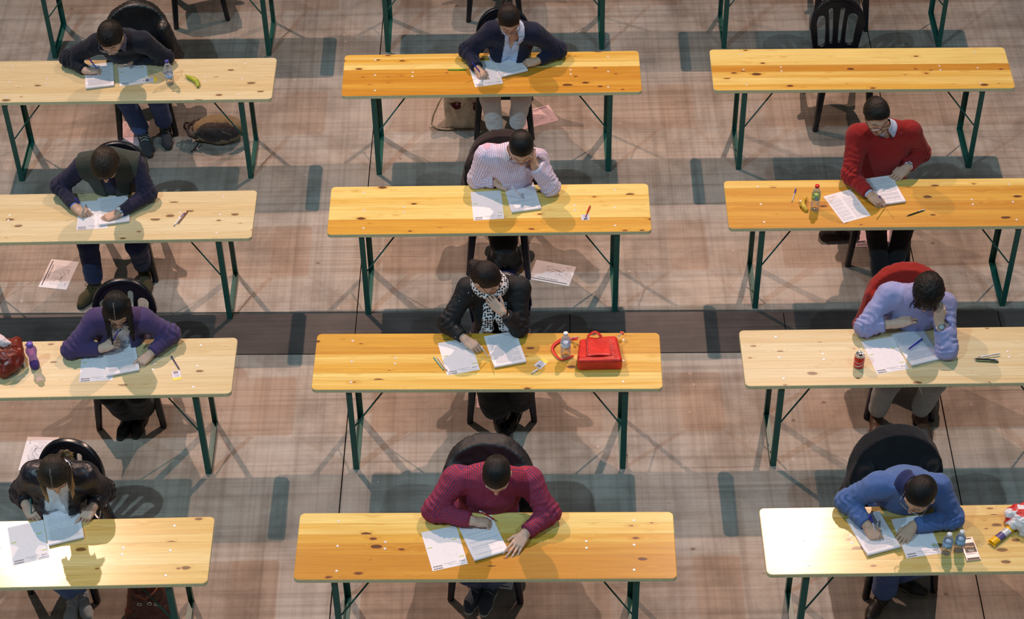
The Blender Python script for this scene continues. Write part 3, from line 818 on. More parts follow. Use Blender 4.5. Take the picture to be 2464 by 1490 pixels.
def person(d):
    """one seated candidate; d holds joints (photo px, px, height), clothing and pose"""
    rng = random.Random(d['key'])
    fem = d.get('fem', False); S = d.get('S', .95 if fem else 1.0)
    J = {k: P(*d[k]) for k in ('hd', 'sa', 'sb', 'ea', 'eb', 'wa', 'wb', 'ta', 'tb')}
    _m = (J['sa'] + J['sb']) / 2
    for k in ('sa', 'sb'): J[k] = _m + (J[k] - _m) * .95 - np.array([0, 0, .018])
    hip = np.array([d['hip'][0], d['hip'][1], .545]); org = np.array([hip[0], hip[1], 0.])
    root = empty('person', org); tag(root, d['label'], 'person', 'candidates writing an exam')
    MO = (-org[0], -org[1], -org[2])
    sm = (J['sa'] + J['sb']) / 2; right = nrm(J['sb'] - J['sa'])           # image right
    spine = sm - hip; up = nrm(spine); right = nrm(right - up * (right @ up)); front = np.cross(up, right) * -1
    if front[1] > 0: front = -front
    R = np.array([right, front, up]); L = np.linalg.norm(spine)
    T = lambda x, y, t: hip + right * x + front * y + spine * t
    fat = d.get('fat', 1.0) * (.92 if fem else 1.0)
    H = Head(J['hd'], d['yaw'], d['pitch'], d.get('roll', 0), .93 if fem else 1.0)
    nb = sm + up * .060 - front * .005; nt = H.L(0, -.030, -.065)
    # knees by inverse kinematics
    legs = {}
    for s, sg in (('a', -1), ('b', 1)):
        hj = hip + np.array([sg * .085, 0, -.02]); an = P(*d['an' + s]); kn = ik(hj, an, .435 * S, .425 * S, d.get('kh' + s, (sg * .15, -1, .9)))
        legs[s] = (hj, kn, an)
    torso = [('e', T(0, .0, .02), R, np.array([.172, .128, .125]) * fat, .06), ('e', T(0, .01, .38), R, np.array([.152, .118, .18]) * fat, .06),
             ('e', T(0, .0, .72), R, np.array([.168, .122, .185]) * fat, .06)]
    for k in ('sa', 'sb'): torso.append(('c', nb - up * .035, J[k] - up * .012, .060 * S, .058 * S, .05))
    if fem:
        for m in (-1, 1): torso.append(('c', T(m * .07, .085, .66), T(m * .072, .10, .64), .058, .052, .04))
    armr = (.050, .043, .039, .0258) if not fem else (.045, .038, .034, .0215)
    arm = {}
    for s in 'ab':
        arm[s] = [('c', J['s' + s], J['e' + s], armr[0], armr[1], .03), ('c', J['e' + s], J['w' + s], armr[2], armr[3], .025)]
    leg = {s: [('c', legs[s][0], legs[s][1], .088 * fat, .060, .04), ('c', legs[s][1], legs[s][2], .056, .038, .03)] for s in 'ab'}
    neck = [('c', nb - up * .02, nt, .056 * S, .050 * S, .03)]
    skin = d.get('skin', SKIN_L)
    # --- body: one mesh, fine at head and hands
    VV, QQ, CC = [], [], []
    def addm(V, Q, C):
        n = sum(len(v) for v in VV); VV.append(V); QQ.append(Q + n); CC.append(C)
    pr = torso + neck + arm['a'] + arm['b'] + leg['a'] + leg['b']
    lo, hi = bounds(pr, .03); f = Field(lo, hi, .014); f.apply(pr, -.006); V, Q = f.mesh(); addm(V, Q, np.tile(skin, (len(V), 1)))
    hp = H.prims() + neck
    lo, hi = bounds(hp, .015); f = Field(lo, hi, .0043); f.apply(hp); V, Q = f.mesh()
    l = H.loc(V); C = np.tile(skin, (len(V), 1)).astype(float)
    brow = d.get('browc', np.array([.03, .018, .012]))
    m = (l[:, 1] > .055) & (np.abs(l[:, 0]) > .013) & (np.abs(l[:, 0]) < .052) & (np.abs(l[:, 2] - (.024 - np.abs(np.abs(l[:, 0]) - .034) * .25)) < .0042); C[m] = brow * .6 + skin * .28
    m = (l[:, 1] > .07) & (np.abs(np.abs(l[:, 0]) - .031) < .015) & (np.abs(l[:, 2] + .0145) < .0035); C[m] = C[m] * .25
    m = (l[:, 1] > .08) & (np.abs(l[:, 0]) < .023) & (l[:, 2] < -.060) & (l[:, 2] > -.085); C[m] = C[m] * np.array([.92, .55, .55]) if fem else C[m] * np.array([.9, .68, .66])
    m = (l[:, 1] > .085) & (np.abs(l[:, 0]) < .03) & (l[:, 2] > -.05) & (l[:, 2] < -.02); C[m] = C[m] * np.array([1.05, .9, .86])
    if d.get('stubble'):
        w = np.clip((-.045 - l[:, 2]) / .02, 0, 1) * (l[:, 1] > -.0) * d['stubble']; C = C * (1 - w[:, None] * np.array([.55, .5, .42]))
        m = (l[:, 1] > .085) & (np.abs(l[:, 0]) < .026) & (np.abs(l[:, 2] + .055) < .006); C[m] *= (1 - .5 * d['stubble'])
    addm(V, Q, C)
    tipsd = {}
    for s in 'ab':
        W_, tp = J['w' + s], J['t' + s]
        dr = d.get('dir' + s); dr = nrm(tp - W_) if dr is None else nrm(dr)
        z = d.get('z' + s, (-.35 if s == 'a' else .35, .1, .9))
        hpz, tips = hand_prims(W_, dr, z, s, d['hand' + s], .93 if fem else 1.02); tipsd[s] = tips
        fa = [('c', J['e' + s], W_, armr[2], armr[3], .02), ('c', W_ - nrm(W_ - J['e' + s]) * .01, W_ + dr * .012, armr[3], .019 * S, .02)]
        lo, hi = bounds(hpz, .02); e = J['e' + s]
        m_ = W_ - nrm(W_ - e) * min(.15, np.linalg.norm(W_ - e) * .8)
        lo = np.minimum(lo, m_ - .04); hi = np.maximum(hi, m_ + .04)
        f = Field(lo, hi, .0040); f.apply(fa + hpz); X, Y, Z = f.xyz(); ax = nrm(W_ - e)
        f.cut(-((X - m_[0]) * ax[0] + (Y - m_[1]) * ax[1] + (Z - m_[2]) * ax[2]))
        V, Q = f.mesh(); C = np.tile(skin * np.array([.98, .95, .94]), (len(V), 1))
        if d.get('nails') is not None:
            for t in tips:
                mm = np.linalg.norm(V - t, axis=1) < .0085; C[mm] = d['nails']
        else:
            for t in tips:
                mm = np.linalg.norm(V - t, axis=1) < .009; C[mm] = C[mm] * np.array([1.05, .9, .88])
        addm(V, Q, C)
    fast_mesh('body', np.concatenate(VV), np.concatenate(QQ), MSKIN, root, org, np.concatenate(CC))
    # --- upper garments
    frames = [(hip, sm, right, .14)] + [(J['s' + s], J['e' + s], up, .055) for s in 'ab'] + [(J['e' + s], J['w' + s], up, .045) for s in 'ab']
    uvf = lambda V: seg_uv(V, frames)
    nx = nrm(nt - nb)
    def neckcut(rad, drop=0.0, fr_=0.0):
        a = nb - nx * .035 + front * fr_ - up * drop; b = nb + nx * .25 + front * fr_
        return lambda X, Y, Z: -(capd(X, Y, Z, a, b, rad, rad))
    def planecut(p, n): return lambda X, Y, Z: (X - p[0]) * n[0] + (Y - p[1]) * n[1] + (Z - p[2]) * n[2]
    hem = planecut(T(0, 0, d.get('hem', .0)), -up)
    def loc(X, Y, Z):
        px, py, pz = X - hip[0], Y - hip[1], Z - hip[2]
        return (px * right[0] + py * right[1] + pz * right[2], px * front[0] + py * front[1] + pz * front[2], (px * up[0] + py * up[1] + pz * up[2]) / L)
    def open_front(w0, w1, t0=0.0, t1=1.0, cx=0.0):
        """front opening, half width w0 at the waist, w1 at the neck"""
        def g(X, Y, Z):
            x, y, t = loc(X, Y, Z); w = w0 + (w1 - w0) * np.clip((t - t0) / (t1 - t0), 0, 1)
            return np.minimum(np.minimum(w - np.abs(x - cx), y - .055), (t - t0) * L)
        return g
    for gi, g in enumerate(d['tops']):
        off = g.get('off', .014) * .68; cov = g.get('cover', .93); prims = list(torso)
        for s in 'ab':
            c_ = g.get('cover' + s, cov)
            if g.get('sleeves', True):
                sl = 1 + (g.get('slw', 1.0) - 1) * .45; e2 = J['e' + s] + (J['w' + s] - J['e' + s]) * c_
                prims.append(('c', J['s' + s], J['e' + s], armr[0] * sl * 1.06, armr[1] * sl * 1.08, .045))
                prims.append(('c', J['e' + s], e2, armr[2] * sl * 1.08, (armr[2] + (armr[3] - armr[2]) * c_) * sl * 1.02, .03))
            else: prims.append(('c', nb - up * .05, J['s' + s] - up * .02, .062 * S, .060 * S, .05))
        cuts = [neckcut(g.get('neck', .064), g.get('drop', 0), g.get('nfront', .008))]
        cuts.append(planecut(T(0, 0, g.get('hem', -.06)), -up))
        for c in g.get('open', []): cuts.append(open_front(*c))
        for s in 'ab':
            if g.get('sleeves', True):
                c_ = g.get('cover' + s, cov); e2 = J['e' + s] + (J['w' + s] - J['e' + s]) * c_; ax = nrm(J['w' + s] - J['e' + s])
                def cuff(X, Y, Z, e2=e2, ax=ax): # cut only close to the wrist
                    pl = (X - e2[0]) * ax[0] + (Y - e2[1]) * ax[1] + (Z - e2[2]) * ax[2]
                    r = np.sqrt((X - e2[0]) ** 2 + (Y - e2[1]) ** 2 + (Z - e2[2]) ** 2) - .07
                    return np.where(r < 0, pl, -1)
                cuts.append(cuff)
            else:
                j = J['s' + s]; n = nrm(j - nb)
                cuts.append(planecut(j + n * .02, n))
        def tbl(V):      # cloth never sinks into the table
            yb = d['edge']; m = (V[:, 1] < yb) & (V[:, 2] < .773) & (V[:, 2] > .60); V[m, 2] = .773; return V
        def folds(V, sd=rng.random() * 7):     # compression folds around elbows and waist
            out = V.copy()
            for s in 'ab':
                e, w, j = J['e' + s], J['w' + s], J['s' + s]
                for a, b, dirn in ((e, w, 1), (e, j, -1)):
                    ax = b - a; Ln = np.linalg.norm(ax); ax = ax / Ln; t = (V - a) @ ax; q = V - a - t[:, None] * ax; rr = np.linalg.norm(q, axis=1)
                    m = (t > -.02) & (t < Ln * .9) & (rr < .085)
                    if not m.any(): continue
                    ph = vnoise(V[m] * np.array([1, 1, 1]), 14, sd) * 5.0
                    ampl = g.get('fold', .0045) * np.exp(-np.maximum(t[m], 0) / .11)
                    out[m] += (q[m] / np.maximum(rr[m], 1e-4)[:, None]) * (np.sin(t[m] * 150 + ph) * ampl)[:, None]
            return tbl(out)
        o = sdf_obj(g['name'], prims, .0070, g['mat'], root, org, off, cuts, g.get('amp', .007), g.get('nscale', 9), rng.random() * 9 + gi, None, uvf, None, folds if g.get('sleeves', True) else tbl)
        if g.get('label'): o['label'] = g['label']
        if g.get('cuffm'):
            for s in 'ab':
                c_ = g.get('cover' + s, cov); e2 = J['e' + s] + (J['w' + s] - J['e' + s]) * c_; ax = nrm(J['w' + s] - J['e' + s])
                r0 = armr[2] + (armr[3] - armr[2]) * c_ + off * .55
                co = sdf_obj('cuff', [('c', e2 - ax * .03, e2 + ax * .016, r0, r0 * .98, .005)], .004, g['cuffm'], root, org,
                             cuts=[planecut(e2 + ax * .014, ax)])
    if d.get('collar'):
        mC = d['collar']; ca, cb = nb - nx * .02 + front * .006, nb + nx * .055 + front * .012
        def coll(X, Y, Z):
            t = ((X - ca[0]) * nx[0] + (Y - ca[1]) * nx[1] + (Z - ca[2]) * nx[2]); dd = capd(X, Y, Z, ca - nx * .1, cb + nx * .1, .068 * S, .063 * S)
            x, y, tt = loc(X, Y, Z)
            # folded leaf: stands at the back, spreads and drops in front
            band = np.maximum(np.abs(dd - .002 - .010 * np.clip(.03 - t, 0, .03) / .03 * 1.2) - .0042, np.maximum(t - .052, -.018 - t - .35 * np.clip(y, 0, .08)))
            return np.maximum(band, np.minimum(.014 + .5 * np.clip(.04 - t, 0, .05) - np.abs(x), y - .02))
        f = Field(ca - .13, cb + .13, .0044); X, Y, Z = f.xyz(); f.F = coll(X, Y, Z).astype(np.float32); V, Q = f.mesh()
        if len(Q): fast_mesh('collar', V, Q, mC, root, org, None, uvf(V))
    # --- trousers and shoes
    tr = d['trousers']; prims = [('e', T(0, -.01, .0), R, np.array([.178, .135, .12]) * fat, .06)]
    for s in 'ab':
        hj, kn, an = legs[s]; c_ = tr.get('cover', .94); e2 = kn + (an - kn) * c_; w = tr.get('w', 1.0)
        prims += [('c', hj, kn, .092 * fat * w, .070 * w, .04), ('c', kn, e2, .068 * w, tr.get('hemr', .055) * w, .03)]
    cuts = [lambda X, Y, Z: .012 - Z + 0 * X + 0 * Y, lambda X, Y, Z: Z - .67 + 0 * X + 0 * Y]
    def tabclear(V):
        m = (V[:, 1] < d['edge'] + .02) & (V[:, 2] > .70); V[m, 2] = .70; return V
    sdf_obj(tr.get('name', 'trousers'), prims, .011, tr['mat'], root, org, .004, cuts, tr.get('amp', .008), 9, rng.random() * 9, None, None, None, tabclear)
    if d.get('socks') is not None:
        for s in 'ab':
            hj, kn, an = legs[s]; sdf_obj('sock', [('c', kn + (an - kn) * .72, an + np.array([0, 0, -.02]), .046, .04, .01)], .007, d['socks'], root, org)
    for s in 'ab':
        toe = P(*d['to' + s]); an = legs[s][2]; sh = d['shoes']
        shoe(root, org, an, toe, sh['mat'], sh['sole'], sh.get('heel', 0), sh.get('laces'), .92 if fem else 1.02, sh.get('boot', False))
    # --- hair
    hc = d['hair']; hh = hc.get('h', .008); q = H.s
    hpz = [('e', H.L(0, -.014, .027), H.R, np.array([.077 + hh, .098 + hh, .087 + hh]) * q, .02), ('e', H.L(0, -.052, -.025), H.R, np.array([.060 + hh, .048 + hh, .062]) * q, .03)]
    if hc.get('vol'): hpz.append(('e', H.L(*hc.get('volc', (0, .02, .062))), H.R, np.array(hc['vol']) * q, .03))
    hx = np.array([-.12, -.07, -.045, -.012, .012, .035, .052, .070, .085, .12]); hl = np.array(hc.get('line', [-.085, -.085, -.06, -.022, -.028, .0, .035, .055, .062, .064]))
    def hcut(X, Y, Z):
        px, py, pz = X - H.c[0], Y - H.c[1], Z - H.c[2]
        fy = (px * H.R[1][0] + py * H.R[1][1] + pz * H.R[1][2]) / q; uz = (px * H.R[2][0] + py * H.R[2][1] + pz * H.R[2][2]) / q
        rx = (px * H.R[0][0] + py * H.R[0][1] + pz * H.R[0][2]) / q
        thr = np.interp(fy.ravel(), hx, hl).reshape(fy.shape)
        thr = thr - .02 * np.clip(np.abs(rx) - .045, 0, .03) / .03 * (fy > .03)
        return (thr - uz) * q
    locks = []
    for lk in hc.get('locks', []):
        pts = [H.L(*p) if len(p) == 3 else P(*p[:3]) for p in lk['pts']]
        r0, r1 = lk['r']; n = len(pts)
        for i in range(n - 1):
            ra, rb = r0 + (r1 - r0) * i / (n - 1), r0 + (r1 - r0) * (i + 1) / (n - 1); locks.append(('c', pts[i], pts[i + 1], ra, rb, lk.get('k', .006)))
    lo, hi = bounds(hpz + locks, .015); f = Field(lo, hi, .0046); f.apply(hpz); X, Y, Z = f.xyz(); f.cut(hcut(X, Y, Z)); f.apply(locks); V, Q = f.mesh()
    l = H.loc(V); base = np.array(hc['c']); C = np.tile(base, (len(V), 1)).astype(float)
    if hc.get('tipc') is not None:
        w = np.clip((.02 - l[:, 2]) / .075, 0, 1)[:, None] if not hc.get('tipmode') else np.clip((np.linalg.norm(l, axis=1) - .115) / .05, 0, 1)[:, None]
        C = C * (1 - w) + np.array(hc['tipc']) * w
    if hc.get('thin'):   # scalp showing through at the crown
        w = np.clip(1 - np.linalg.norm(l - np.array([0, -.055, .095]), axis=1) / .05, 0, 1)[:, None] * hc['thin']; C = C * (1 - w) + skin * .22 * w
    if hc.get('part') is not None:
        px = hc['part']; m = (np.abs(l[:, 0] - px) < .0026) & (l[:, 2] > .03) & (l[:, 1] > -.03); C[m] = skin * .42
    ang = np.arctan2(l[:, 0], l[:, 2] + .02); uv = np.stack([ang * .09 if not hc.get('straight') else l[:, 0] * .9, l[:, 1] * .7 - l[:, 2] * .7], 1)
    V = crumple(V, Q, hc.get('amp', .0025), 45, rng.random() * 5)
    fast_mesh('hair', V, Q, MHAIR, root, org, C, uv)
    if hc.get('wisps'):
        mb = MB()
        for w in hc['wisps']: mb.tube([H.L(*p) for p in w], [.0016] * (len(w) - 1) + [.0006], 4)
        o = mb.build('loose_hair', plain('wisp_' + d['key'], hc['wispc'], .5), root, True); o.location = MO
    if d.get('glasses'): glasses(root, org, H, d['glasses'], *d.get('gsize', ()))
    for s in 'ab':
        if d.get('watch' + s):
            bm_, fm_, t_ = d['watch' + s]; ax = nrm(J['w' + s] - J['e' + s]); z = np.asarray(d.get('wz' + s, d.get('z' + s, (0, 0, 1))), float)
            watch(root, org, J['e' + s] + (J['w' + s] - J['e' + s]) * t_, ax, z, armr[3] + .003, bm_, fm_)
    if d.get('extra'): d['extra'](root, org, dict(J=J, T=T, H=H, R=R, nb=nb, nx=nx, front=front, up=up, right=right, L=L, hip=hip, tips=tipsd))
    return tipsd

# ------------------------------------------------------------------ wardrobe
def denim(name, rgb): return cloth(name, rgb, .9, 500, .3, .45)
M_SOLEW = plain('sole_pale', (206, 204, 198), .7); M_SOLED = plain('sole_dark', (44, 40, 38), .8)
M_LACE = plain('lace_pale', (190, 190, 176), .8); M_LACEG = plain('lace_grey', (150, 156, 164), .8)
M_GLD = plain('glasses_dark', (26, 22, 24), .3); M_GLM = plain('glasses_metal', (150, 146, 150), .25, .8); M_GLT = plain('glasses_brown', (74, 50, 40), .3)
M_STEELW = plain('watch_steel', (196, 198, 200), .22, .9); M_DIAL = plain('watch_dial', (190, 204, 210), .2); M_BLKW = plain('watch_black', (20, 20, 22), .3)
M_WHITE = cloth('white_cotton', (232, 234, 240), .9, 600, .05, .4)
M_PALEBLUE = cloth('pale_blue_cotton', (196, 210, 238), .9, 600, .06, .4)
def leather(name, rgb, rough=.32, bump=.45):
    if name in _mc: return _mc[name]
    t = NT(name); v = t.coords(); a = t.noise(v, 14, 5, .65, .6); b = t.noise(v, 260, 2)
    c = lin(rgb); t.color(t.ramp(a, [(.3, tuple(x * .7 for x in c[:3])), (.7, tuple(min(1, x * 1.25) for x in c[:3]))]))
    t.set(Roughness=rough); t.bump(t.math('ADD', t.math('MULTIPLY', a, 1.2), t.math('MULTIPLY', b, .08)), bump, .010); _mc[name] = t.m
    return t.m
def polka():
    t = NT('polka_dots'); v = t.coords(); vo = t.n('ShaderNodeTexVoronoi'); vo.inputs['Scale'].default_value = 62; vo.inputs['Randomness'].default_value = .45
    t.l(v, vo.inputs['Vector']); t.color(t.mix(t.ramp(vo.outputs['Distance'], [(.43, W1), (.47, G0)]), lin((236, 234, 236)), lin((34, 32, 40)))); t.set(Roughness=.8)
    t.bump(t.noise(v, 18, 3), .4, .01); return t.m
def glitter():
    t = NT('sequin_black'); v = t.coords(); vo = t.n('ShaderNodeTexVoronoi'); vo.inputs['Scale'].default_value = 36
    t.l(v, vo.inputs['Vector']); sep = t.n('ShaderNodeSeparateColor'); t.l(vo.outputs['Color'], sep.inputs[0])
    k = t.math('MULTIPLY', t.math('LESS_THAN', vo.outputs['Distance'], .09), t.math('GREATER_THAN', sep.outputs[0], .72))
    t.color(t.mix(k, lin((20, 20, 24)), lin((240, 240, 245)))); t.set(Roughness=.75); t.bump(t.noise(v, 12, 4, .6), .4, .012); return t.m
def tee_stripes():
    t = NT('striped_tee'); u, v = uvsock(t)
    k = t.math('MULTIPLY', t.math('MULTIPLY', t.math('GREATER_THAN', v, .255), t.math('LESS_THAN', v, .305)), stripe(t, v, .022, .42))
    k = t.math('MULTIPLY', k, t.ramp(t.noise(t.coords(), 60, 2), [(.35, G0), (.5, W1)]))
    t.color(t.mix(k, lin((226, 232, 240)), lin((60, 70, 110)))); t.set(Roughness=.9); t.bump(t.noise(t.coords(), 16, 4), .35, .01); return t.m
M_JEAN, M_JEANL, M_JEAND = denim('denim_blue', (66, 88, 142)), denim('denim_light', (88, 118, 172)), denim('denim_dark', (52, 68, 110))
M_NAVYT, M_BLKT, M_GREYT, M_WHT = denim('navy_twill', (40, 52, 92)), cloth('black_twill', (26, 27, 32)), cloth('grey_twill', (168, 170, 170)), cloth('ecru_twill', (236, 236, 240))

def scarf(root, org, c):
    T, nb, nx, front, up, right = c['T'], c['nb'], c['nx'], c['front'], c['up'], c['right']
    pr = []; n = 16
    for k in range(n):
        a0, a1 = 2 * math.pi * k / n, 2 * math.pi * (k + 1) / n
        q = lambda a: nb + nx * (.035 - .025 * math.cos(a)) + right * math.sin(a) * .088 + front * (math.cos(a) * .085 + .018)
        pr.append(('c', q(a0), q(a1), .027, .027, .02))
    mP = polka()
    o = sdf_obj('scarf', pr, .006, mP, root, org, 0, (), .006, 16, 2.)
    for x0, x1, t1 in ((-.035, -.075, .30), (.045, .07, .36)):
        pr = []
        pts = [T(x0, .105, .93), T(x0 - .01, .165, .80), T((x0 + x1) / 2, .185, .62), T(x1, .165, .46), T(x1, .15, t1)]
        for a, b in zip(pts, pts[1:]):
            for e in (-.022, 0, .022): pr.append(('c', a + right * e, b + right * e, .013, .013, .02))
        o2 = sdf_obj('scarf_end', pr, .006, mP, o, org, 0, (), .005, 20, 4.); o2.location = (0, 0, 0)
        for v in o2.data.vertices: pass
def buttons(c_, ts, xo=0., y=.142, rgb=(226, 226, 230)):
    def f(root, org, c):
        mb = MB()
        for t in ts: mb.ball(c['T'](xo, y, t), .0055, 6)
        o = mb.build('button', plain('button_pale', rgb, .4), root, True); o.location = (-org[0], -org[1], -org[2])
    return f

def hang(p, ts, pitch, jitter=0, rng=random.Random(3)):
    """points of a lock of hair falling from local head point p under gravity for a head pitched down"""
    s, c = math.sin(math.radians(pitch)), math.cos(math.radians(pitch))
    return [(p[0] * (1 + .1 * t) + rng.uniform(-1, 1) * jitter, p[1] + s * t + rng.uniform(-1, 1) * jitter, p[2] - c * t) for t in ts]
rg = random.Random(11)
def long_locks(pitch, n, length, jitter, r, front_=.045, xspan=(.066, .083)):
    out = []
    for sd in (-1, 1):
        for i in range(n):
            y = front_ - i * (front_ + .055) / (n - 1); ln = length * rg.uniform(.82, 1.05)
            p0 = (sd * rg.uniform(*xspan) * (1 if y < .03 else .93), y, .035 - .02 * rg.random())
            out.append({'pts': [(p0[0] * .8, p0[1] * .8 - .006, p0[2] + .04)] + hang(p0, [ln * k / 6 for k in range(7)], pitch, jitter, rg), 'r': (r * rg.uniform(.9, 1.2), r * .3), 'k': .008})
    return out
BLACKH, DKBR, BRN = (.007, .006, .006), (.012, .008, .006), (.034, .021, .013)

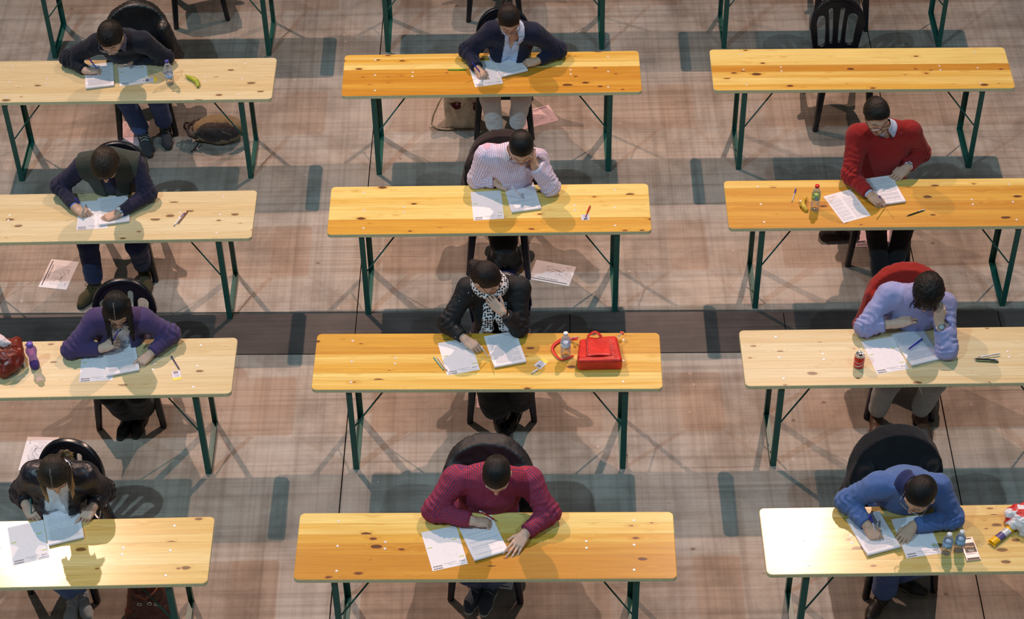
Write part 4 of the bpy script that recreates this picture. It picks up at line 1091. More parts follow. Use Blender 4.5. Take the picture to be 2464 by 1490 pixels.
PEOPLE = [
 dict(key='L1', label='man in a navy sweater and glasses bent over his papers, seated beside the green banana', hip=(-2.82, 12.62), edge=12.30,
      hd=(266, 90, 1.16), sa=(234, 99, 1.01), sb=(344, 94, 1.03), ea=(164, 140, .83), eb=(398, 139, .82), wa=(206, 170, .81), wb=(321, 143, .805), ta=(243, 170, .79), tb=(274, 157, .785),
      yaw=-8, pitch=36, handa='write', handb='rest', zb=(.1, -.1, 1), ana=(343, 318, .10), toa=(358, 372, .03), anb=(396, 298, .10), tob=(404, 362, .03), skin=SKIN_L, stubble=.25,
      tops=[dict(name='sweater', mat=cloth('navy_wool', (30, 32, 44)), off=.018, slw=1.12, neck=.070)], collar=cloth('slate_collar', (92, 96, 122)),
      trousers=dict(mat=M_JEAN, hemr=.062, cover=.84), socks=cloth('black_sock', (22, 22, 26)), shoes=dict(mat=cloth('charcoal_suede', (62, 62, 66)), sole=M_SOLED, laces=M_LACE),
      hair=dict(c=DKBR, h=.013, vol=(.066, .068, .052), amp=.0035, line=[-.085, -.085, -.06, -.022, -.022, .006, .038, .056, .064, .066]), glasses=M_GLM, watchb=(M_BLKW, M_DIAL, .97)),
 dict(key='L2', label='man in a dark green vest over a navy sweater, head bowed', hip=(-2.76, 10.98), edge=10.777,
      hd=(253, 396, 1.16), sa=(200, 392, 1.01), sb=(327, 392, 1.02), ea=(143, 448, .845), eb=(357, 466, .83), wa=(180, 499, .805), wb=(286, 513, .81), ta=(216, 521, .785), tb=(239, 533, .785),
      yaw=-3, pitch=50, roll=4, handa='write', handb='rest', ana=(226, 676, .10), toa=(186, 738, .03), anb=(345, 640, .10), tob=(352, 692, .03), skin=SKIN_M,
      tops=[dict(name='sweater', mat=cloth('ink_wool', (42, 40, 62)), off=.014, slw=1.1, neck=.066, cuffm=cloth('blue_cuff', (100, 124, 190))),
            dict(name='vest', mat=cloth('green_quilt', (58, 62, 54), .8, 300, .2, .6), off=.040, sleeves=False, neck=.078, hem=-.04, amp=.004, open=[(.008, .05, .25, .95)])],
      trousers=dict(mat=M_NAVYT, hemr=.06, cover=.88), socks=cloth('black_sock', (22, 22, 26)), shoes=dict(mat=cloth('olive_suede', (84, 72, 48)), sole=M_SOLED, laces=plain('lace_olive', (70, 60, 40), .8)),
      hair=dict(c=BRN, h=.015, vol=(.07, .075, .055), thin=.45, amp=.0035, line=[-.085, -.085, -.06, -.022, -.02, .005, .03, .045, .05, .052]), watchb=(M_STEELW, M_DIAL, .98)),
 dict(key='L3', label='woman with long black hair in a purple cardigan', fem=True, hip=(-2.55, 9.55), edge=9.321,
      hd=(281, 743, 1.14), sa=(227, 766, .99), sb=(343, 764, .99), ea=(170, 842, .82), eb=(412, 803, .84), wa=(244, 839, .84), wb=(362, 851, .81), ta=(281, 822, .88), tb=(331, 879, .785),
      yaw=5, pitch=40, handa='pinch', handb='point', za=(-.3, -.5, .8), ana=(312, 985, .12), toa=(304, 1028, .02), anb=(340, 980, .12), tob=(331, 1033, .02), skin=SKIN_L,
      tops=[dict(name='t_shirt', mat=tee_stripes(), off=.010, sleeves=False, neck=.056, nfront=.012), dict(name='cardigan', mat=cloth('purple_knit', (76, 62, 104)), off=.027, slw=1.0, neck=.062, amp=.004, open=[(.10, .062)])],
      trousers=dict(mat=M_BLKT, w=1.12, hemr=.085, cover=.80), shoes=dict(mat=plain('black_pumps', (18, 17, 20), .5), sole=M_SOLED, heel=.02),
      hair=dict(c=BLACKH, h=.012, part=.004, straight=True, amp=.0012, locks=long_locks(40, 20, .26, .002, .0082, .058, (.066, .088))), glasses=M_GLD),
 dict(key='L4', label='woman with brown to blond hair in a black leather jacket', fem=True, hip=(-2.76, 8.10), edge=7.817,
      hd=(131, 1141, 1.2), sa=(79, 1137, 1.04), sb=(203, 1139, 1.04), ea=(50, 1184, .76), eb=(253, 1182, .77), wa=(62, 1214, .82), wb=(225, 1219, .82), ta=(76, 1238, .79), tb=(192, 1263, .785),
      yaw=10, pitch=42, handa='write', handb='point', zb=(.25, -.2, .9), nails=np.array([.45, .02, .03]), ana=(175, 1432, .10), toa=(165, 1496, .03), anb=(193, 1418, .10), tob=(212, 1490, .03), skin=SKIN_L,
      tops=[dict(name='top', mat=M_WHITE, off=.010, sleeves=False, neck=.060, nfront=.020), dict(name='jacket', mat=leather('black_leather', (34, 32, 40), .38), off=.030, slw=1.12, neck=.08, amp=.009, nscale=12, open=[(.075, .07)])],
      trousers=dict(mat=M_JEANL, hemr=.045, cover=.86), shoes=dict(mat=cloth('grey_sneaker', (176, 184, 190)), sole=M_SOLEW, laces=plain('lace_white', (214, 216, 220), .8)),
      hair=dict(c=(.030, .020, .013), h=.012, part=.012, amp=.002, tipc=(.50, .30, .12), locks=long_locks(42, 24, .175, .004, .0068, .058, (.068, .098)) + [
          {'pts': [(-.02 - rg.uniform(0, .03), -.10, .05 - rg.uniform(0, .05)), (-.05 - rg.uniform(0, .02), -.125 + rg.uniform(-.01, .02), .02 - rg.uniform(0, .04)), (-.08 - rg.uniform(0, .02), -.12 + rg.uniform(-.015, .03), .0 - rg.uniform(0, .04)), (-.105 - rg.uniform(0, .03), -.10 + rg.uniform(-.025, .04), -.03 - rg.uniform(0, .03))], 'r': (.009, .0022), 'k': .008} for i in range(16)])),
 dict(key='C1', label='woman in a navy blazer with her hair in a bun', fem=True, hip=(-.02, 12.50), edge=12.304,
      hd=(1224, 47, 1.2), sa=(1183, 71, 1.04), sb=(1285, 74, 1.04), ea=(1125, 122, .83), eb=(1344, 121, .83), wa=(1149, 165, .81), wb=(1294, 147, .82), ta=(1163, 186, .785), tb=(1262, 153, .80),
      yaw=6, pitch=35, handa='write', handb='pinch', zb=(.3, -.4, .85), ana=(1193, 316, .12), toa=(1197, 352, .03), anb=(1243, 306, .12), tob=(1247, 345, .03), skin=SKIN_M,
      tops=[dict(name='shirt', mat=M_PALEBLUE, off=.010, sleeves=False, neck=.064, nfront=.012, open=[(.0, .03, .82, 1.0)]), dict(name='blazer', mat=cloth('navy_blazer', (30, 34, 56)), off=.028, slw=1.14, neck=.082, open=[(.055, .06)])],
      collar=M_PALEBLUE, trousers=dict(mat=M_WHT, hemr=.058, cover=.80), shoes=dict(mat=leather('brown_boot', (70, 58, 50), .5), sole=M_SOLED, boot=True),
      hair=dict(c=(.024, .013, .011), h=.010, straight=True, amp=.0016, locks=[{'pts': [(.0 + .028 * math.cos(a), -.105, .035 + .028 * math.sin(a)), (.03 * math.cos(a + .8), -.135, .04 + .03 * math.sin(a + .8)), (.014 * math.cos(a + 1.6), -.155, .04 + .016 * math.sin(a + 1.6))], 'r': (.016, .008)} for a in (0, 1.05, 2.1, 3.15, 4.2, 5.25)],
          wisps=[[(0, -.14, .045), (.02 * math.cos(a), -.17, .06 + .02 * math.sin(a)), (.05 * math.cos(a), -.185 - .01 * math.sin(3 * a), .05 + .045 * math.sin(a))] for a in (0, .5, 1.1, 1.7, 2.3, 3.1, 4.1)], wispc=(40, 26, 22)),
      glasses=M_GLT),
 dict(key='C2', label='man in a pale gingham shirt resting his cheek on his hand', hip=(-.06, 10.95), edge=10.782,
      hd=(1254, 354, 1.19), sa=(1168, 369, 1.04), sb=(1295, 378, 1.02), ea=(1148, 431, .82), eb=(1325, 450, .825), wa=(1192, 438, .825), wb=(1286, 398, 1.02), ta=(1230, 452, .79), tb=(1281, 360, 1.14),
      yaw=0, pitch=40, roll=2, handa='write', za=(-.2, -.3, .9), handb='cheek', zb=(1, -.25, .0), dirb=(-.12, .05, 1), ana=(1240, 628, .10), toa=(1215, 660, .03), anb=(1190, 632, .10), tob=(1225, 664, .03), skin=SKIN_L,
      tops=[dict(name='shirt', mat=shirt_check('gingham_pale', (238, 236, 244), (120, 150, 226), (226, 150, 170), .0135, .42, .42), off=.020, slw=1.16, neck=.062, coverb=.9, amp=.009)],
      collar=shirt_check('gingham_collar', (238, 236, 244), (170, 190, 235), (235, 200, 212), .0135, .42, .42), trousers=dict(mat=M_BLKT, w=1.05), shoes=dict(mat=leather('navy_shoe', (30, 34, 70), .5), sole=plain('gum_sole', (170, 130, 70), .7)),
      hair=dict(c=BLACKH, h=.006, amp=.001, line=[-.085, -.085, -.06, -.022, -.02, .012, .04, .058, .066, .068], thin=.3), glasses=M_GLD),
 dict(key='C3', label='woman in a black sequinned jacket and spotted scarf, hand over her cheek', fem=True, hip=(-.08, 9.57), edge=9.318,
      hd=(1170, 669, 1.2), sa=(1124, 689, 1.04), sb=(1252, 688, 1.04), ea=(1076, 779, .84), eb=(1249, 788, .825), wa=(1120, 817, .815), wb=(1209, 752, 1.01), ta=(1172, 856, .785), tb=(1164, 706, 1.10),
      yaw=56, pitch=38, roll=-2, handa='write', handb='cheek', zb=(-.2, -.75, .5), ana=(1200, 992, .13), toa=(1208, 1036, .02), anb=(1243, 966, .13), tob=(1240, 1000, .02), skin=SKIN_L,
      tops=[dict(name='jacket', mat=glitter(), off=.020, slw=1.2, neck=.085, covera=.80, coverb=.78, open=[(.02, .06)]), dict(name='blouse', mat=M_BLKT, off=.008, sleeves=False, neck=.07)],
      trousers=dict(mat=M_BLKT, w=1.25, hemr=.085, cover=.72), shoes=dict(mat=plain('patent_black', (16, 16, 18), .15), sole=M_SOLED, heel=.03),
      hair=dict(c=(.020, .012, .010), h=.011, straight=True, amp=.0012, line=[-.085, -.085, -.06, -.03, -.02, .012, .04, .055, .062, .064], locks=[{'pts': [(-.02, -.10, .0), (.0, -.125, -.01), (.02, -.10, -.02)], 'r': (.032, .03), 'k': .02}]),
      glasses=M_GLD, watchb=(M_BLKW, M_BLKW, .93), wzb=(-.1, -.8, .5), extra=scarf),
 dict(key='C4', label='man with cropped hair in a red plaid shirt', fat=1.06, hip=(-.18, 8.05), edge=7.814,
      hd=(1195, 1142, 1.18), sa=(1091, 1149, 1.01), sb=(1276, 1151, 1.01), ea=(1043, 1229, .835), eb=(1321, 1234, .835), wa=(1137, 1254, .825), wb=(1264, 1284, .81), ta=(1186, 1259, .79), tb=(1226, 1338, .785),
      yaw=-5, pitch=46, handa='write', handb='flat', ana=(1150, 1392, .11), toa=(1122, 1474, .03), anb=(1183, 1396, .11), tob=(1170, 1450, .03), skin=SKIN_L, stubble=.3,
      tops=[dict(name='shirt', mat=shirt_check('plaid_red', (196, 56, 58), (62, 58, 100), (62, 58, 100), .0125, .5, .5), off=.022, slw=1.22, neck=.064, amp=.009)],
      collar=shirt_check('plaid_collar', (196, 56, 58), (62, 58, 100), (62, 58, 100), .0125, .5, .5), trousers=dict(mat=M_JEAND, w=1.05), shoes=dict(mat=cloth('slate_mesh', (74, 82, 94)), sole=M_SOLEW, laces=M_LACEG),
      hair=dict(c=(.014, .010, .009), h=.005, amp=.0008, thin=.25), extra=buttons(None, (.62, .72))),
 dict(key='R2', label='man in a red sweater and glasses writing beside the bottle with a red cap', fat=1.02, hip=(2.63, 11.02), edge=10.766,
      hd=(2109, 277, 1.28), sa=(2060, 320, 1.07), sb=(2194, 310, 1.07), ea=(2047, 422, .84), eb=(2217, 368, .80), wa=(2093, 468, .815), wb=(2184, 402, .825), ta=(2130, 500, .785), tb=(2148, 433, .785),
      yaw=10, pitch=20, roll=-3, handa='write', handb='rest', zb=(.2, -.2, .95), ana=(2118, 662, .11), toa=(2112, 712, .03), anb=(2150, 655, .11), tob=(2146, 706, .03), skin=SKIN_M, stubble=.75,
      tops=[dict(name='sweater', mat=cloth('red_wool', (146, 34, 34)), off=.020, slw=1.16, neck=.072, nfront=.016, amp=.006, cuffm=M_PALEBLUE)], collar=M_PALEBLUE,
      trousers=dict(mat=M_BLKT), shoes=dict(mat=leather('black_shoe', (22, 22, 24), .4), sole=M_SOLED),
      hair=dict(c=DKBR, h=.009, vol=(.060, .062, .046), thin=.2, line=[-.085, -.085, -.06, -.018, -.012, .018, .05, .066, .074, .076]), glasses=M_GLD, watchb=(M_STEELW, M_DIAL, .94)),
 dict(key='R3', label='man in a blue gingham shirt leaning his forehead on his fist', hip=(2.56, 9.5), edge=9.293,
      hd=(2232, 703, 1.14), sa=(2137, 703, 1.01), sb=(2276, 728, 1.01), ea=(2081, 786, .835), eb=(2278, 842, .825), wa=(2158, 779, .87), wb=(2260, 775, .975), ta=(2220, 756, .95), tb=(2252, 735, 1.06),
      yaw=-14, pitch=44, roll=6, handa='rest', handb='fist', zb=(.1, -.75, .55), dirb=(-.05, .25, 1), za=(0, -.5, .85), ana=(2112, 985, .11), toa=(2108, 1030, .03), anb=(2215, 985, .11), tob=(2222, 1030, .03),
      kha=(-.1, -1, .7), skin=SKIN_L,
      tops=[dict(name='shirt', mat=shirt_check('gingham_blue', (216, 216, 236), (82, 88, 176), (82, 88, 176), .0046, .55, .55), off=.021, slw=1.18, neck=.064, covera=.62, coverb=.72, amp=.009)],
      collar=shirt_check('gingham_bluec', (206, 206, 230), (82, 88, 176), (82, 88, 176), .0046, .55, .55), trousers=dict(mat=M_GREYT, w=1.08), shoes=dict(mat=leather('brown_shoe', (92, 60, 44), .45), sole=M_SOLED),
      hair=dict(c=DKBR, h=.020, vol=(.07, .075, .055), amp=.005, line=[-.10, -.095, -.07, -.03, -.03, .0, .02, .035, .045, .05],
                locks=[{'pts': [(x, .06, .075), (x * 1.15, .095, .055), (x * 1.25, .112, .03)], 'r': (.016, .004)} for x in (-.045, -.02, .01, .035, .055)] + [{'pts': [(-.085, -.03, .02), (-.098, .0, -.02), (-.10, .02, -.06)], 'r': (.016, .005)}]),
      glasses=M_GLD, watchb=(M_STEELW, M_DIAL, .86), wzb=(.0, -.8, .5)),
 dict(key='R4', label='man in a blue sweater and glasses leaning low over his papers', fat=1.06, hip=(2.34, 8.05), edge=7.802,
      hd=(2214, 1190, 1.11), sa=(2110, 1164, 1.0), sb=(2261, 1167, 1.0), ea=(2036, 1205, .835), eb=(2292, 1248, .83), wa=(2087, 1264, .815), wb=(2197, 1266, .81), ta=(2110, 1298, .785), tb=(2168, 1304, .785),
      yaw=-44, pitch=33, roll=6, handa='write', handb='rest', zb=(.15, -.1, 1), ana=(2128, 1420, .11), toa=(2094, 1482, .03), anb=(2160, 1375, .11), tob=(2192, 1412, .03), skin=SKIN_M, stubble=.55,
      tops=[dict(name='sweater', mat=cloth('blue_fleece', (84, 110, 164)), off=.020, slw=1.22, neck=.066, nfront=.02, amp=.008)], collar=cloth('indigo_collar', (44, 50, 92)),
      trousers=dict(mat=M_JEAN, w=1.08, hemr=.066), shoes=dict(mat=leather('dark_moccasin', (44, 38, 36), .5), sole=plain('sole_tan', (120, 110, 84), .8), laces=plain('lace_tan', (120, 108, 88), .8)),
      hair=dict(c=BLACKH, h=.006, amp=.001, thin=.2, line=[-.085, -.085, -.06, -.022, -.02, .012, .04, .058, .066, .068]), glasses=M_GLM),
]
TIPS = {}
for d_ in PEOPLE: TIPS[d_['key']] = person(d_)

# ------------------------------------------------------------------ papers
def text_mesh(txt, size, m, parent, M, name='lettering', align='CENTER', shear=0., bend=None):
    cu = bpy.data.curves.new(name, 'FONT'); cu.body = txt; cu.size = size; cu.align_x = align; cu.align_y = 'CENTER'; cu.shear = shear; cu.resolution_u = 3
    tmp = bpy.data.objects.new(name, cu); COL.objects.link(tmp)
    dg = bpy.context.evaluated_depsgraph_get(); me = bpy.data.meshes.new_from_object(tmp.evaluated_get(dg))
    bpy.data.objects.remove(tmp); bpy.data.curves.remove(cu)
    me.name = name; me.materials.clear(); me.materials.append(m)
    for v in me.vertices:
        v.co = (bend(v.co) if bend else M @ v.co)
    return put(bpy.data.objects.new(name, me), parent)

def frame_from(BL, BR, z, flip=False):
    a, b = P(*BL, z), P(*BR, z); x = nrm(b - a); rz = math.atan2(x[1], x[0]); o = (a + b) / 2
    return o, rz
def q2(mb, x0, y0, x1, y1, z): mb.quad((x0, y0, z), (x1, y0, z), (x1, y1, z), (x0, y1, z))
def words(mb, x0, x1, y, hgt, zf, rng, fill=.9):
    x = x0
    while x < x1 - .004:
        w = min(rng.uniform(.008, .026), x1 - x); z0, z1 = zf(y), zf(y + hgt)
        mb.quad((x, y, z0), (x + w, y, z0), (x + w, y + hgt, z1), (x, y + hgt, z1)); x += w + .0022
        if rng.random() > fill: break

def answer_sheet(BL, BR, label, z=TH + .0006, two_col=False):
    o, rz = frame_from(BL, BR, z); rng = random.Random(label)
    mb = MB(); mb.box((-.105, 0, -.0003), (.105, .297, .0004)); s = mb.build('answer_sheet', MPAPER); s.location = o; s.rotation_euler = (0, 0, rz)
    tag(s, label, 'paper', 'answer sheets and question papers'); zf = lambda y: .0008
    if two_col:
        t = MB()
        for cx in (-.092, .008):
            for i in range(44):
                y = .018 + i * .0052
                if i % 7 != 6: words(t, cx, cx + .082, y, .0021, zf, rng, .97)
        t.build('printed_text', MINKL, s)
        t = MB()
        for cx in (-.075, .035):
            for k in range(6): q2(t, cx + k * .006, .272 - (k % 3) * .005, cx + k * .006 + .004, .275 - (k % 3) * .005, .0008)
        t.build('stamp_mark', MINKD, s); return s
    t = MB()
    for k in range(2):
        x = -.094
        while x < -.042:
            w = rng.uniform(.0008, .0026); q2(t, x, .022 - .017 * k, x + w, .031 - .017 * k, .0008); x += w + rng.uniform(.0007, .0016)
    t.build('barcode', MINKD, s)
    for x, y in ((.055, .195), (-.096, .168), (.068, .062)):
        t = MB(); q2(t, x, y, x + .03, y + .0055, .0008); t.build('green_mark', MGREENINK, s)
    t = MB()
    for i in range(40):
        for c in range(5):
            if rng.random() < .45: x = -.005 + c * .02 + rng.uniform(-.004, .004); y = .075 + i * .0052; q2(t, x, y, x + .0016, y + .0016, .0008)
    for i in range(26):
        for c in range(9):
            x = -.09 + c * .019; y = .06 + i * .0088; q2(t, x, y, x + .0009, y + .0009, .0008)
    words(t, -.028, .05, .034, .0024, zf, rng, 1); words(t, -.01, .02, .026, .0018, zf, rng, 1); words(t, .0, .045, .018, .0016, zf, rng, 1); words(t, .06, .095, .028, .006, zf, rng, 1); words(t, .045, .095, .012, .002, zf, rng, 1)
    t.build('printed_text', MINK, s)
    return s

def booklet(BL, BR, label, z=TH + .0006, curl=1.0, m=None, sparse=False):
    o, rz = frame_from(BL, BR, z); rng = random.Random(label); m = m or MPAPER
    h = .020 * curl
    prof = [(.07, 0), (.012, 0), (.004, .0015), (.0, h * .35), (-.0015, h * .62), (.002, h * .88), (.010, h)]
    top = []
    for i in range(1, 13):
        y = .010 + .287 * i / 12; top.append((y, .0042 + (h - .0042) * math.exp(-(y - .01) / .07)))
    prof = prof + top + [(.297, 0)]
    V, F = [], []; n = len(prof)
    for x in (-.105, .105):
        for y, zz in prof: V.append((x * (1 if y > .02 else .985), y, zz))
    for i in range(n): F.append((i, (i + 1) % n, n + (i + 1) % n, n + i))
    F.append(tuple(range(n - 1, -1, -1))); F.append(tuple(range(n, 2 * n)))
    b = mesh_obj('question_booklet', V, F, m); b.location = o; b.rotation_euler = (0, 0, rz); tag(b, label, 'booklet', 'answer sheets and question papers')
    ty = [p[0] for p in prof[6:-1]]; tz = [p[1] for p in prof[6:-1]]
    zf = lambda y: float(np.interp(y, ty, tz)) + .0008
    t = MB(); i = 0; y = .272
    while y > .02:
        r = rng.random()
        if sparse and r < .45: y -= .009; continue
        if r < .06: y -= .008
        words(t, -.086 + (.006 if r < .3 else 0), .086 if rng.random() > .12 else rng.uniform(-.02, .06), y, .0022, zf, rng, 1); y -= .0058
    t.build('printed_text', MINKL, b)
    # fanned page edge under the top sheet
    e = MB()
    for k in range(3): e.box((-.104, .003 + k * .003, .0015 + k * .0012), (.104 - .002 * k, .006 + k * .003, .0021 + k * .0012))
    e.build('page_edge', plain('page_edge', (214, 222, 236), .8), b)
    return b

def floor_sheet(corner, along, label, m, z=.0015, mirror=1):
    """exam cover on the floor: corner at the title end; along = photo px of the corner next to it on the title side"""
    a, b = P(*corner, z), P(*along, z); x = nrm(b - a); rz = math.atan2(x[1], x[0])
    W_, L_ = .297, .21
    mb = MB(); mb.box((0, 0 if mirror > 0 else -L_, -.0012), (W_, L_ if mirror > 0 else 0, .0006)); s = mb.build('exam_cover', m); s.location = a; s.rotation_euler = (0, 0, rz)
    tag(s, label, 'paper', 'exam covers lying on the floor'); k = mirror; zz = .0010; rng = random.Random(label)
    t = MB(); t.box((.02, min(k * .016, k * .022), .0006), (.28, max(k * .016, k * .022), .0011)); t.build('title_bar', MINKD, s)
    M = Matrix.Translation((.17, k * .037, .0012)) @ Matrix.Rotation(math.pi if k > 0 else 0, 4, 'Z')
    text_mesh('EXAME EN GALEGO', .0165, MINKD, s, M)
    t = MB()
    for i in range(24):
        x0 = .04 + i * .0085
        if i in (3, 5, 12): continue
        y0, y1 = .062, .175 - (.04 if i in (1, 2, 4) else 0) - rng.random() * .01
        t.add([(x0, k * y0, zz), (x0 + .0024, k * y0, zz), (x0 + .0024, k * y1, zz), (x0, k * y1, zz)], [(0, 1, 2, 3) if k > 0 else (3, 2, 1, 0)])
    t.build('printed_text', MINKL if m is MPAPER else plain('ink_rose', (206, 172, 178), .8), s)
    t = MB(); g = plain('ink_mid', (186, 180, 188), .8)
    for pa in ([(.07, .09), (.10, .10), (.10, .135), (.13, .135), (.17, .105)], [(.075, .155), (.085, .125), (.15, .15), (.19, .12), (.2, .165), (.16, .175)]):
        for p, q in zip(pa, pa[1:]): t.bar((p[0], k * p[1], zz + .0002), (q[0], k * q[1], zz + .0002), .0045, .0004)
    t.build('emblem', g, s)
    t = MB(); t.tube([(.035 + .006 * math.cos(q), k * .185 + .006 * math.sin(q), zz) for q in np.linspace(0, 6.2, 12)], .0008, 4, True); t.box((.045, k * .182 - .004, zz - .0003), (.062, k * .182 + .004, zz)); t.build('stamp', g, s)
    return s

answer_sheet((289, 208), (357, 199), 'answer sheet in front of the man in a navy sweater, nearer the bottle'); booklet((212, 216), (270, 209), 'question booklet under the pen of the man in a navy sweater')
answer_sheet((186, 554), (256, 549), 'answer sheet under the pen of the man in a dark green vest'); booklet((242, 545), (310, 536), 'question booklet under the forearm of the man in a dark green vest', TH + .0016)
answer_sheet((192, 920), (269, 915), 'answer sheet beside the booklet of the woman in a purple cardigan'); booklet((259, 909), (336, 894), 'question booklet read by the woman in a purple cardigan', TH + .0016)
answer_sheet((34, 1361), (117, 1342), 'answer sheet on the table of the woman in a leather jacket'); booklet((118, 1317), (203, 1297), 'question booklet held by the woman in a leather jacket', TH + .0016)
answer_sheet((1143, 210), (1211, 201), 'answer sheet under the hand of the woman in a navy blazer'); booklet((1205, 189), (1273, 172), 'question booklet lifted by the woman in a navy blazer', TH + .0016)
answer_sheet((1139, 531), (1214, 526), 'answer sheet of the man resting his cheek on his hand'); booklet((1230, 515), (1304, 505), 'question booklet under the silver pen', sparse=True)
answer_sheet((1076, 904), (1155, 890), 'answer sheet beside two pens on the table with the red handbag'); booklet((1190, 888), (1267, 874), 'question booklet of the woman with a spotted scarf')
answer_sheet((1041, 1375), (1126, 1357), 'answer sheet of the man in a red plaid shirt'); booklet((1143, 1353), (1222, 1330), 'question booklet under the hands of the man in a red plaid shirt', sparse=True)
answer_sheet((2030, 537), (2095, 519), 'two column question sheet beside the bottle with a red cap', two_col=True); booklet((2112, 498), (2176, 489), 'question booklet in front of the man in a red sweater')
answer_sheet((2111, 901), (2187, 888), 'answer sheet next to the red drink can'); bk = booklet((2192, 884), (2267, 866), 'question booklet in a clear sleeve with a blue pen on it')
mb = MB(); mb.box((-.112, -.004, .0145), (.112, .30, .0150)); o_ = mb.build('plastic_sleeve', MFOIL, bk)
booklet((2089, 1341), (2165, 1321), 'thick question booklet under the pen of the man in a blue sweater', curl=1.2); answer_sheet((2183, 1344), (2265, 1332), 'answer sheet touching two small water bottles')
floor_sheet((92, 690.5), (123.6, 623.8), 'exam cover on the floor near the olive suede shoes', MPAPER, mirror=-1)
floor_sheet((1369, 689), (1275, 672), 'exam cover on the floor beside the man in a pale gingham shirt', MPAPER, mirror=-1)
floor_sheet((1319.7, 252.5), (1245.6, 272), 'pink exam cover on the floor near the beige handbag', MPINKP, mirror=1)
floor_sheet((142, 1053), (122, 1128), 'exam cover on the floor behind the woman in a leather jacket', MPAPER, mirror=-1)
floor_sheet((361, 292), (352, 326), 'pink exam cover under the shoes of the man in a navy sweater', MPINKP, mirror=-1)
floor_sheet((1232, 1420), (1125, 1407), 'white exam cover under the chair of the man in a red plaid shirt', MPAPER, mirror=-1)
floor_sheet((2156, 592), (2064, 594), 'pink exam cover under the chair of the man in a red sweater', MPINKP, mirror=-1)
floor_sheet((1252, 985), (1170, 982), 'exam cover under the chair of the woman with a spotted scarf', MPINKP, mirror=-1)

# ------------------------------------------------------------------ pens and small things
def along(o, a, b):
    a, b = Vector(a), Vector(b); o.location = a; o.rotation_euler = (b - a).to_track_quat('Z', 'Y').to_euler()
def pen(tip, end, label, body, cap=None, tipm=None, r=.0045, L=.145, clip=True, held=False, name='ballpoint_pen', capend=True):
    """tip,end: (px,py,z); for a held pen the far end's height is solved from the pen's length"""
    a = P(*tip)
    if held:
        z = tip[2] + L
        for _ in range(400):
            b = P(end[0], end[1], z)
            if np.linalg.norm(b - a) <= L or z < tip[2] + .045: break
            z -= .001
    else: b = P(*end)
    b = a + nrm(b - a) * L
    t = empty(name); along(t, a, b); tag(t, label, 'pen', 'pens on and above the tables')
    mb = MB(); mb.lathe([(r * .75, .014), (r, .022), (r, L * .62), (r * .98, L - .002)], 12); mb.build('barrel', body, t, True)
    mb = MB(); mb.lathe([(.0006, 0), (.0016, .004), (r * .78, .0145)], 10); mb.build('tip', tipm or plain('pen_tip', (150, 150, 155), .3, .6), t, True)
    if cap is not None:
        mb = MB(); (mb.lathe([(r * 1.25, L * .68), (r * 1.3, L * .95), (r * .9, L + .004)], 12) if capend else mb.lathe([(r * 1.02, L * .93), (r * 1.02, L + .004)], 12)); mb.build('cap', cap, t, True)
    if clip:
        mb = MB(); mb.box((-.0018, r * 1.1, L * .68), (.0018, r * 1.1 + .002, L * .98)); mb.build('clip', cap or body, t)
    return t
ZT = TH
PB = plain('pen_blue', (44, 40, 170), .35); PR = plain('pen_red', (190, 24, 30), .35); PG = plain('pen_green', (110, 190, 40), .4); PS = plain('pen_silver', (214, 220, 232), .25, .3)
PV = plain('pen_violet', (84, 40, 150), .35); PK = plain('pen_black', (26, 26, 30), .35); PW = plain('pen_white', (236, 234, 236), .4); PCL = plain('pen_clear', (206, 204, 216), .25); PTQ = plain('pen_teal', (120, 176, 170), .4); PDB = plain('pen_navy', (36, 30, 96), .3); PT = plain('pen_turq', (60, 120, 116), .4)
pen((240, 172, ZT + .006), (214, 142), 'blue pen with a red end held by the man in a navy sweater', plain('pen_azure', (50, 90, 200), .4), PR, held=True, capend=False)
pen((211, 515, ZT + .004), (182, 477), 'clear pen with a blue cap held by the man in a dark green vest', PCL, PB, held=True)
pen((268, 830, .88), (286, 793, 1.0), 'violet pen held up to her lips by the woman in a purple cardigan', PV, PCL, L=.14, capend=False)
pen((76, 1240, ZT + .02), (73, 1202), 'dark green pen held by the woman in a leather jacket', PT, PT, held=True, capend=False)
pen((1161, 181, ZT + .004), (1137, 152), 'blue pen held by the woman in a navy blazer', PB, PB, held=True, capend=False)
pen((1259, 478, ZT + .018), (1231, 450), 'silver white pen held over the booklet by the man in a pale gingham shirt', PS, None, held=True, r=.0065)
pen((1176, 862, ZT + .012), (1158, 834), 'white pen held by the woman with a spotted scarf', PW, None, held=True, clip=False)
pen((1194, 1253, ZT + .02), (1155, 1231), 'red and white pen held by the man in a red plaid shirt', PR, PS, held=True, capend=False)
pen((2130, 499, ZT + .004), (2116, 474), 'pen held by the man in a red sweater', PCL, PB, held=True, capend=False)
pen((2113, 1297, ZT + .012), (2093, 1240), 'clear pen with a blue cap held by the man in a blue sweater', PCL, PB, held=True)
pen((388, 168, ZT + .005), (412, 190, ZT + .005), 'pencil lying behind the clear bottle beside the green banana', PCL, PR, clip=False, capend=False, name='pencil', r=.0038)
pen((417, 545, ZT + .005), (447, 510, ZT + .005), 'white ballpoint lying on the pale table near the knots', PW, PB, capend=False); pen((427, 540, ZT + .005), (450, 511, ZT + .005), 'brown ballpoint lying against the white one', plain('pen_brown', (150, 96, 70), .4), None)
pen((433, 891, ZT + .005), (412, 857, ZT + .005), 'dark blue pen lying above an identity card', PDB, None)
pen((2, 1318, ZT + .005), (-40, 1326, ZT + .005), 'blue pen end lying by the answer sheet of the woman in a leather jacket', PB, None)
pen((1075, 168, ZT + .005), (1119, 168, ZT + .005), 'light green pen lying on the orange table', PG, None)
